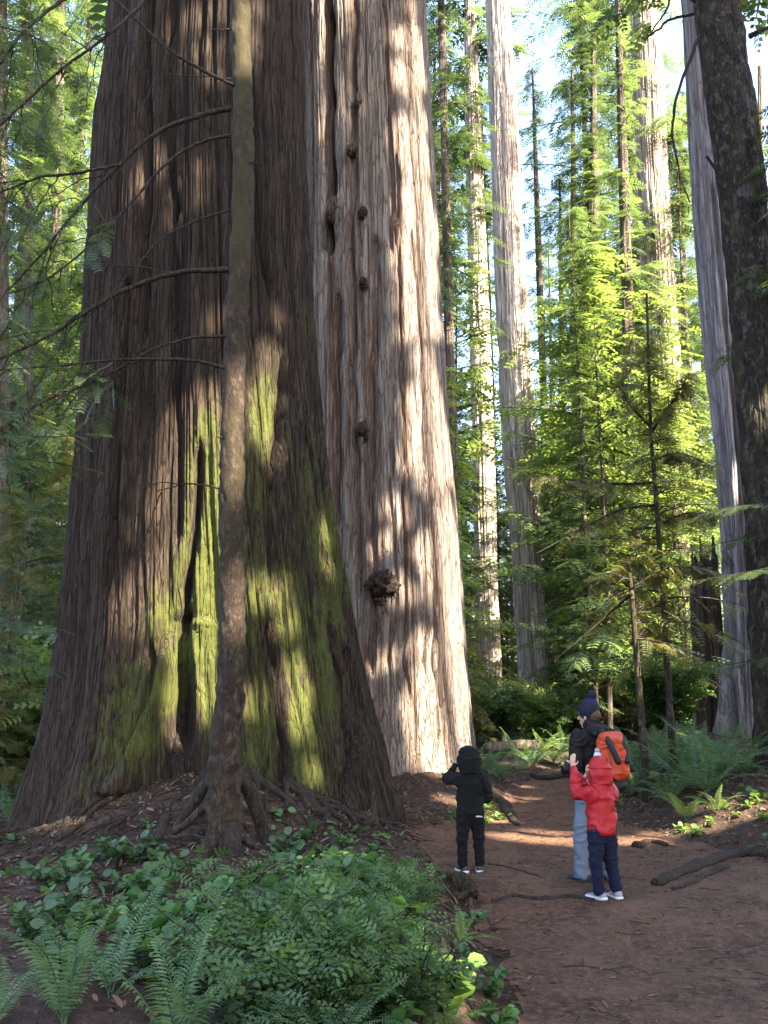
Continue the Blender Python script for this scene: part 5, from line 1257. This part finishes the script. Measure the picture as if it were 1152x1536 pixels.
MP = {'skin': flat_mat('skin', (.34, .20, .145), .55, .08), 'black': cloth_mat('black_fleece', (.0022, .0022, .0026), .2, rough=1.0), 'blackj': cloth_mat('black_jacket_cloth', (.004, .0036, .0045), .3, rough=.85), 'jeans': cloth_mat('light_denim', (.105, .13, .17), .2),
      'navy': cloth_mat('navy_leggings', (.0035, .005, .018), .25, rough=.95), 'red': cloth_mat('red_shell_cloth', (.24, .005, .009), .15, rough=.5), 'orange': cloth_mat('orange_pack_cloth', (.30, .034, .008), .2, rough=.55), 'packblack': cloth_mat('black_pack_webbing', (.005, .005, .006), .3, rough=.6),
      'blue': cloth_mat('blue_knit', (.004, .008, .05), .3), 'navyknit': cloth_mat('dark_navy_knit', (.005, .006, .018), .25), 'hair': flat_mat('blond_hair', (.33, .21, .11)), 'hairb': flat_mat('brown_hair', (.06, .035, .02)), 'white': flat_mat('white_rubber', (.40, .40, .39)), 'greyshoe': cloth_mat('grey_shoe_mesh', (.17, .185, .22), .2),
      'darkshoe': cloth_mat('dark_shoe', (.03, .03, .036), .2), 'bottle': flat_mat('translucent_bottle_plastic', (.34, .37, .40), .3, .03), 'cap': flat_mat('grey_bottle_cap', (.20, .21, .22), .5), 'gadget': flat_mat('black_camera_plastic', (.02, .02, .022), .4), 'shirt': cloth_mat('white_shirt', (.35, .34, .32), .1)}
class Rig:
    def __init__(s, foot, face_deg):
        a = R(face_deg); s.f = np.array([math.cos(a), math.sin(a), 0]); s.r = np.array([s.f[1], -s.f[0], 0]); s.u = np.array([0, 0, 1.])
    def __call__(s, r, f, z): return s.r * r + s.f * f + s.u * z
def hand(w, dirv, palm_n, thumb_dir, L=.17, curl=.5):
    """palm, four unequal bent fingers and a thumb from its side"""
    d = dirv / np.linalg.norm(dirv); n = palm_n - d * (palm_n @ d); n /= np.linalg.norm(n); s = np.cross(d, n)
    if s @ thumb_dir < 0: s = -s
    k = L / .18; out = [cap(w, w + d * .075 * k, .026 * k, .034 * k, (n, .55))]
    for i, (o, l) in enumerate([(.027, .072), (.009, .082), (-.009, .076), (-.026, .060)]):
        b = w + d * .092 * k + s * o * k; q = b; dd = d.copy()
        for j, fr in enumerate((.45, .32, .23)):
            dd = dd * math.cos(curl * .6) + n * math.sin(curl * .6) if j else dd * math.cos(curl * .3) + n * math.sin(curl * .3)
            dd /= np.linalg.norm(dd); e = q + dd * l * fr * k * 1.25; out.append(cap(q, e, (.0095 - .001 * j) * k, (.0088 - .001 * j) * k)); q = e
    b = w + d * .03 * k + s * .026 * k; m = b + (s * .8 + d * .6) * .036 * k; out.append(cap(b, m, .013 * k, .011 * k)); out.append(cap(m, m + (d * .8 + n * .5 + s * .2) * .036 * k, .0105 * k, .0085 * k))
    return out
def head(c, f, r, u, sc=1.0):
    """skull, jaw, nose, brow, lips, ears"""
    k = sc; o = []
    o.append(cap(c + f * -.012 * k + u * .025 * k, c + f * .018 * k + u * .03 * k, .088 * k, .082 * k, (r, .86)))
    o.append(cap(c + f * .035 * k - u * .045 * k, c + f * .052 * k - u * .085 * k, .062 * k, .034 * k, (r, .9)))
    o.append(cap(c + f * .092 * k + u * .018 * k, c + f * .112 * k - u * .022 * k, .010 * k, .016 * k)); o.append(cap(c + f * .086 * k + u * .035 * k - r * .03 * k, c + f * .086 * k + u * .035 * k + r * .03 * k, .014 * k, .014 * k))
    o.append(cap(c + f * .088 * k - u * .055 * k - r * .016 * k, c + f * .088 * k - u * .055 * k + r * .016 * k, .009 * k, .009 * k)); o.append(cap(c + f * .086 * k - u * .066 * k - r * .012 * k, c + f * .086 * k - u * .066 * k + r * .012 * k, .009 * k, .009 * k))
    for s in (-1, 1): o.append(cap(c + r * s * .080 * k - f * .004 * k + u * .025 * k, c + r * s * .080 * k + f * .002 * k - u * .02 * k, .019 * k, .014 * k, (r, .45)))
    return o
def eyes(c, f, r, u, k, parent):
    for s in (-1, 1):
        V, F = cap(c + f * .082 * k + r * s * .031 * k + u * .012 * k, c + f * .084 * k + r * s * .031 * k + u * .012 * k, .0115 * k, .0115 * k)
        solid([(V, F)], .004, 1, MP['gadget'], "eye", parent)
def shoe(c, f, r, u, L, parent, mat, sole, name="shoe"):
    h = L * .30
    up = solid([cap(c - f * L * .28 + u * h * .55, c - f * L * .2 + u * h * .95, L * .17, L * .155), cap(c - f * L * .25 + u * h * .5, c + f * L * .36 + u * h * .33, L * .17, L * .12, (u, .75))], .006, 3, mat, name, parent)
    solid([cap(c - f * L * .30 + u * .012, c + f * L * .40 + u * .013, L * .185, L * .15, (u, .022 / (L * .17)))], .006, 1, sole, "sole", up)

# ---- adult with the orange backpack
pos = G(898, 1324)
ad = thing("person", pos, "adult in pompom hat, black jacket and light jeans carrying an orange backpack", "person")
g = Rig(pos, 119); f, r, u = g.f, g.r, g.u
hf = (f * .92 - r * .40 + 0 * u); hf /= np.linalg.norm(hf); hr = np.array([hf[1], -hf[0], 0])
HC = g(-.0, .035, 1.60)
hips = [g(-.09, 0, .92), g(.09, 0, .92)]; knees = [g(-.13, .06, .50), g(.12, -.03, .50)]; ank = [g(-.14, .08, .09), g(.13, -.06, .09)]
sho = [g(-.19, -.01, 1.41), g(.19, -.01, 1.41)]; elb = [g(-.25, -.01, 1.12), g(.25, .0, 1.12)]; wri = [g(-.17, .21, 1.07), g(.15, .24, 1.08)]
body = [cap(g(0, 0, .95), g(0, 0, 1.15), .13, .12, (f, .7)), cap(g(0, 0, 1.15), g(0, 0, 1.36), .12, .14, (f, .7)), cap(g(-.15, 0, 1.40), g(.15, 0, 1.40), .06, .06), cap(g(0, -.01, 1.40), g(0, .02, 1.56), .058, .054)] + head(HC, hf, hr, u, 1.0)
for i in (0, 1):
    body += [cap(hips[i], knees[i], .08, .055), cap(knees[i], ank[i], .052, .037), cap(ank[i] - u * .04, ank[i] + f * .12 - u * .06, .035, .028), cap(sho[i], elb[i], .05, .038), cap(elb[i], wri[i], .037, .026)]
    body += hand(wri[i], f * .8 + r * (.5 if i == 0 else -.5) + u * .25, u * -.4 + f * .2 + r * (.6 if i == 0 else -.6), f * .2 + u, .18, .7)
bd = solid(body, .0065, 2, MP['skin'], "body", ad)
eyes(HC, hf, hr, u, 1.0, bd)
pants = [cap(g(0, 0, .95), g(0, 0, .90), .145, .15, (f, .75))]
for i in (0, 1): pants += [cap(hips[i], knees[i], .105, .078), cap(knees[i], ank[i] + u * .02, .077, .070), cap(ank[i] + u * .02, ank[i] - u * .02, .072, .075)]
solid(pants, .010, 2, MP['jeans'], "jeans", ad, .018, 10, 3)
jk = [frus(g(0, -.01, .78), g(0, 0, 1.02), .178, .172, (f, .78)), cap(g(0, 0, 1.0), g(0, 0, 1.10), .168, .165, (f, .76)), cap(g(0, 0, 1.10), g(0, 0, 1.36), .165, .165, (f, .76)), cap(g(-.15, -.01, 1.39), g(.15, -.01, 1.39), .085, .085), cap(g(0, -.02, 1.40), g(0, -.01, 1.49), .09, .075)]
for i in (0, 1): jk += [cap(sho[i], elb[i], .080, .066), cap(elb[i], wri[i], .066, .046)]
solid(jk, .010, 3, MP['blackj'], "jacket", ad, .022, 9, 5)
solid([cap(g(-.07, -.09, 1.47), g(.07, -.09, 1.47), .065, .065, (u, .8)), cap(g(-.05, -.02, 1.52), g(.05, -.02, 1.52), .06, .06)], .010, 3, MP['blackj'], "hood", ad, .010, 14, 6)
solid([cap(HC - hf * .018 + u * .015 - hf * .04, HC - hf * .045 - u * .035, .076, .055)], .008, 2, MP['hairb'], "hair", ad, .006, 25, 2)
hat = solid([cap(HC - hf * .012 + u * .055, HC - hf * .03 + u * .125, .102, .078, (hr, .92))], .007, 3, MP['blue'], "knit_hat", ad, .004, 30, 4)
solid([cap(HC + hf * .0 + u * .055 - hf * .008, HC - hf * .012 + u * .075, .107, .106, (hr, .92)), cap(HC + u * .065 - hf * .005, HC + u * .09 - hf * .014, .107, .102, (hr, .92))], .007, 1, MP['navyknit'], "hat_band", hat, .003, 40, 4)
solid([cap(HC - hf * .05 + u * .215, HC - hf * .05 + u * .222, .046, .046)], .005, 1, MP['navyknit'], "pompom", hat, .008, 60, 9)
for i in (0, 1): shoe(ank[i] - u * .09 + f * .04, f * (.9 if i == 0 else 1) - r * (.25 if i == 0 else 0), r, u, .29, ad, MP['darkshoe'], MP['packblack'])
# backpack
bp = thing("backpack", pos + g(0, -.27, 1.18), "bulging orange and black hiking backpack on the adult's back", "backpack")
B = lambda a, b, c: g(a, b, c)     # local: right, forward (towards the wearer), up
solid([cap(B(-.07, .02, -.16), B(-.06, .02, .16), .11, .10), cap(B(.07, .02, -.16), B(.06, .02, .16), .11, .10), cap(B(0, -.02, -.14), B(0, -.02, .10), .12, .115)], .010, 3, MP['orange'], "pack_body", bp, .020, 9, 7)
solid([cap(B(-.07, .0, .225), B(.07, .0, .225), .085, .085, (u, .75)), cap(B(-.05, -.06, .19), B(.05, -.06, .19), .06, .06)], .010, 3, MP['orange'], "top_lid", bp, .008, 12, 9)
solid([cap(B(-.055, -.115, -.12), B(-.05, -.105, .06), .062, .058), cap(B(.055, -.115, -.12), B(.05, -.105, .06), .062, .058)], .009, 3, MP['orange'], "front_pocket", bp, .014, 12, 10)
solid([cap(B(-.08, .01, -.235), B(.08, .01, -.235), .09, .09, (u, .75)), cap(B(-.05, -.07, -.235), B(.05, -.07, -.235), .07, .07)], .009, 3, MP['packblack'], "pack_base", bp, .006, 14, 11)
for s in (-1, 1):
    solid([cap(B(s * .115, -.03, -.18), B(s * .11, -.03, -.02), .066, .06, (r, .8))], .009, 3, MP['packblack'], "side_pocket", bp, .006, 14, 12)
    pts = spline(np.array([B(s * .06, -.165, .0), B(s * .09, -.135, .10), B(s * .095, -.07, .20), B(s * .09, .04, .28)]), 14)
    solid([cap(pts[i], pts[i + 1], .034, .034) for i in range(13)], .008, 2, MP['packblack'], "compression_strap", bp)
    st = spline(np.array([B(s * .09, .14, .26), B(s * .10, .24, .27), B(s * .115, .36, .23), B(s * .13, .42, .10), B(s * .16, .40, -.04), B(s * .18, .28, -.14)]), 18)
    solid([cap(st[i], st[i + 1], .028, .028, (f, .8)) for i in range(17)], .008, 2, MP['packblack'], "shoulder_strap", bp)
hb = spline(np.array([B(-.15, .06, -.24), B(-.185, .2, -.25), B(-.14, .36, -.26)]), 10)
solid([cap(hb[i], hb[i + 1], .03, .03) for i in range(9)], .008, 2, MP['packblack'], "hip_belt", bp)
for k, (a, l) in enumerate([(-.13, .22), (-.10, .30), (.1, .2)]):
    q = np.array([B(a, -.06, -.28), B(a - .01, -.065, -.28 - l * .5), B(a - .004, -.06, -.28 - l)]); v, ff = tube(spline(q, 8), .006, 6); 
    link("loose_strap", mesh_np("loose_strap", v, ff, None, True, [MP['packblack']]), bp)
bt = thing("water_bottle", pos + g(-.185, -.275, 1.15), "pale water bottle with grey cap in the backpack's side pocket", "bottle")
v, ff = tube(np.array([[0, 0, -.09], [0, 0, -.085], [0, 0, .07], [0, 0, .10], [0, 0, .115]]), [.036, .039, .039, .034, .024], 24, cap=True); link("bottle_body", mesh_np("bottle_body", v, ff, None, True, [MP['bottle']]), bt)
v, ff = tube(np.array([[0, 0, .118], [0, 0, .14], [0, 0, .145]]), [.026, .026, .02], 20, cap=True); link("bottle_cap", mesh_np("bottle_cap", v, ff, None, True, [MP['cap']]), bt)

for o_ in (ad, bp, bt):
    o_.scale = (.95, .95, .95) if o_ is not bp else (.88, .88, .93); o_.location = Vector((pos + (np.array(o_.location) - pos) * .95).tolist())
# ---- children
def child(px, py, deg, label, H, pants_mat, top_mat, arms, hood_r, hood_sq, shoe_mat, headturn=0, tucked=True, gadget=None, hem=.58, legs=None, shoulders=.128):
    pos = G(px, py); ch = thing("person", pos, label, "person"); g = Rig(pos, deg); f, r, u = g.f, g.r, g.u
    k = H / 1.18
    a = R(headturn); hf = f * math.cos(a) + np.cross(u, f) * math.sin(a); hr = np.array([hf[1], -hf[0], 0])
    HC = g(0, .035, 1.03) * k
    q = lambda *v: g(*v) * k
    hips = [q(-.065, 0, .56), q(.065, 0, .56)]
    L = legs or [((-.085, .03, .31), (-.095, .0, .065)), ((.085, .01, .31), (.095, -.02, .065))]
    kn = [q(*L[i][0]) for i in (0, 1)]; an = [q(*L[i][1]) for i in (0, 1)]
    sh = [q(-shoulders, 0, .885), q(shoulders, 0, .885)]
    el = [q(*arms[i][0]) for i in (0, 1)]; wr = [q(*arms[i][1]) for i in (0, 1)]
    body = [cap(q(0, 0, .58), q(0, 0, .72), .10 * k, .095 * k, (f, .72)), cap(q(0, 0, .72), q(0, 0, .85), .095 * k, .105 * k, (f, .72)), cap(q(-.1, 0, .88), q(.1, 0, .88), .045 * k, .045 * k), cap(q(0, 0, .88), q(0, .02, .98), .042 * k, .04 * k)] + head(HC, hf, hr, u, .93 * k)
    for i in (0, 1):
        body += [cap(hips[i], kn[i], .062 * k, .045 * k), cap(kn[i], an[i], .042 * k, .03 * k), cap(an[i] - u * .03, an[i] + f * .08 - u * .04, .026, .022), cap(sh[i], el[i], .036 * k, .03 * k), cap(el[i], wr[i], .029 * k, .021 * k)]
        hd = arms[i][2]; body += hand(wr[i], g(*hd), g(*arms[i][3]), g(*arms[i][4]), .135 * k, .9)
    bd = solid(body, .006, 2, MP['skin'], "body", ch); eyes(HC, hf, hr, u, .93 * k, bd)
    pn = [cap(q(0, 0, .60), q(0, 0, .54), .112 * k, .115 * k, (f, .78))]
    for i in (0, 1): pn += [cap(hips[i], kn[i], .082 * k, .060 * k), cap(kn[i], an[i] + u * .015, .058 * k, .048 * k)]
    solid(pn, .008, 2, MP[pants_mat], "trousers", ch, .012, 13, 31)
    jk = [frus(q(0, 0, hem), q(0, 0, .70), .124 * k, .134 * k, (f, .84)), cap(q(0, 0, .68), q(0, 0, .76), .131 * k, .130 * k, (f, .84)), cap(q(0, 0, .76), q(0, 0, .84), .127 * k, .118 * k, (f, .84)), cap(q(-.10, 0, .865), q(.10, 0, .865), .075 * k, .075 * k), cap(q(0, -.01, .88), q(0, 0, .94), .085 * k, .085 * k)]
    for i in (0, 1): jk += [cap(sh[i], el[i], .066 * k, .058 * k), cap(el[i], wr[i] + (el[i] - wr[i]) * .08, .056 * k, .040 * k)]
    jo = solid(jk, .008, 3, MP[top_mat], "jacket", ch, .020, 9, 33)
    # hood drawn up over the head, open at the face
    bk = -hf
    hd = [cap(HC + bk * .03 * k + u * (-.03 * k), HC + bk * .025 * k + u * (.045 * k), hood_r * k, hood_r * k * hood_sq, (hr, .92)), cap(HC + bk * .03 * k - u * .10 * k, HC + bk * .03 * k, .09 * k, hood_r * k)]
    solid(hd, .008, 2, MP[top_mat], "hood", ch, .015, 10, 35)
    for i in (0, 1): shoe(an[i] - u * .065 * k + f * .03, f * .95 + r * (-.3 if i == 0 else .15), r, u, .21 * k, ch, MP[shoe_mat], MP['white'])
    return ch, g, k, HC, hf, hr, pos, jo
red, gr, k, HC, hf, hr, posr, jo = child(908, 1349, 118, "child in bright red hooded jacket and navy leggings with both hands raised", 1.17, 'navy', 'red',
    [((-.165, .10, .86), (-.115, .22, 1.08), (.15, .1, 1.0), (.6, .5, 0), (.5, 0, 0)), ((.10, .20, .84), (-.03, .27, 1.03), (-.3, .15, .8), (-.3, .6, .2), (-.4, 0, .5))], .112, .95, 'greyshoe', headturn=38,
    hem=.53, legs=[((-.07, .02, .31), (-.055, .01, .065)), ((.085, .0, .31), (.11, -.03, .065))])
solid([cap(HC + hf * .040 * k + u * .045 - hr * .03, HC + hf * .040 * k + u * .045 + hr * .03, .045, .045)], .006, 2, MP['hair'], "hair", red, .006, 40, 3)
cm_ = gr(-.085, .30, 1.085) * k
cmo = thing("camera", posr + cm_, "small dark camera held up by the child in red", "camera")
def lbox(a, b, c, bev, mat, name, par, at=(0, 0, 0), rg=None):
    bm = bmesh.new(); bmesh.ops.create_cube(bm, size=1); 
    for v in bm.verts: v.co = (v.co.x * a, v.co.y * b, v.co.z * c)
    bmesh.ops.bevel(bm, geom=bm.edges[:], offset=bev, segments=2, affect='EDGES')
    M4 = Matrix((rg.r.tolist(), rg.f.tolist(), rg.u.tolist())).transposed() if rg else Matrix.Identity(3)
    for v in bm.verts: v.co = M4 @ (v.co + Vector(at))
    me = bpy.data.meshes.new(name); bm.to_mesh(me); bm.free(); me.materials.append(mat); return link(name, me, par)
lbox(.10, .035, .065, .008, MP['gadget'], "camera_body", cmo, rg=gr)
v, ff = tube(np.array([gr.f * .015, gr.f * .03, gr.f * .05]), [.024, .025, .023], 20); link("lens", mesh_np("lens", v, ff, None, True, [MP['cap']]), cmo)
blk, gb, k2, HC2, hf2, hr2, posb, jo2 = child(707, 1309, 100, "child all in black with hood up, seen from behind facing the sunlit redwood", 1.19, 'black', 'black',
    [((-.20, .08, .875), (-.10, .16, 1.00), (.35, .25, .6), (.6, .3, 0), (.5, .2, .3)), ((.175, .02, .70), (.11, .18, .74), (-.5, .6, .1), (-.2, -.2, -.6), (0, .3, .9))], .122, .97, 'darkshoe', headturn=0, hem=.55,
    legs=[((-.085, .0, .31), (-.085, .0, .065)), ((.08, .0, .31), (.085, -.01, .065))])
# white shirt tail under the jacket's hem
solid([cap(gb(.04, -.100, .530) * k2, gb(.09, -.075, .524) * k2, .016, .016, (u, .55))], .006, 1, MP['shirt'], "shirt_tail", blk)
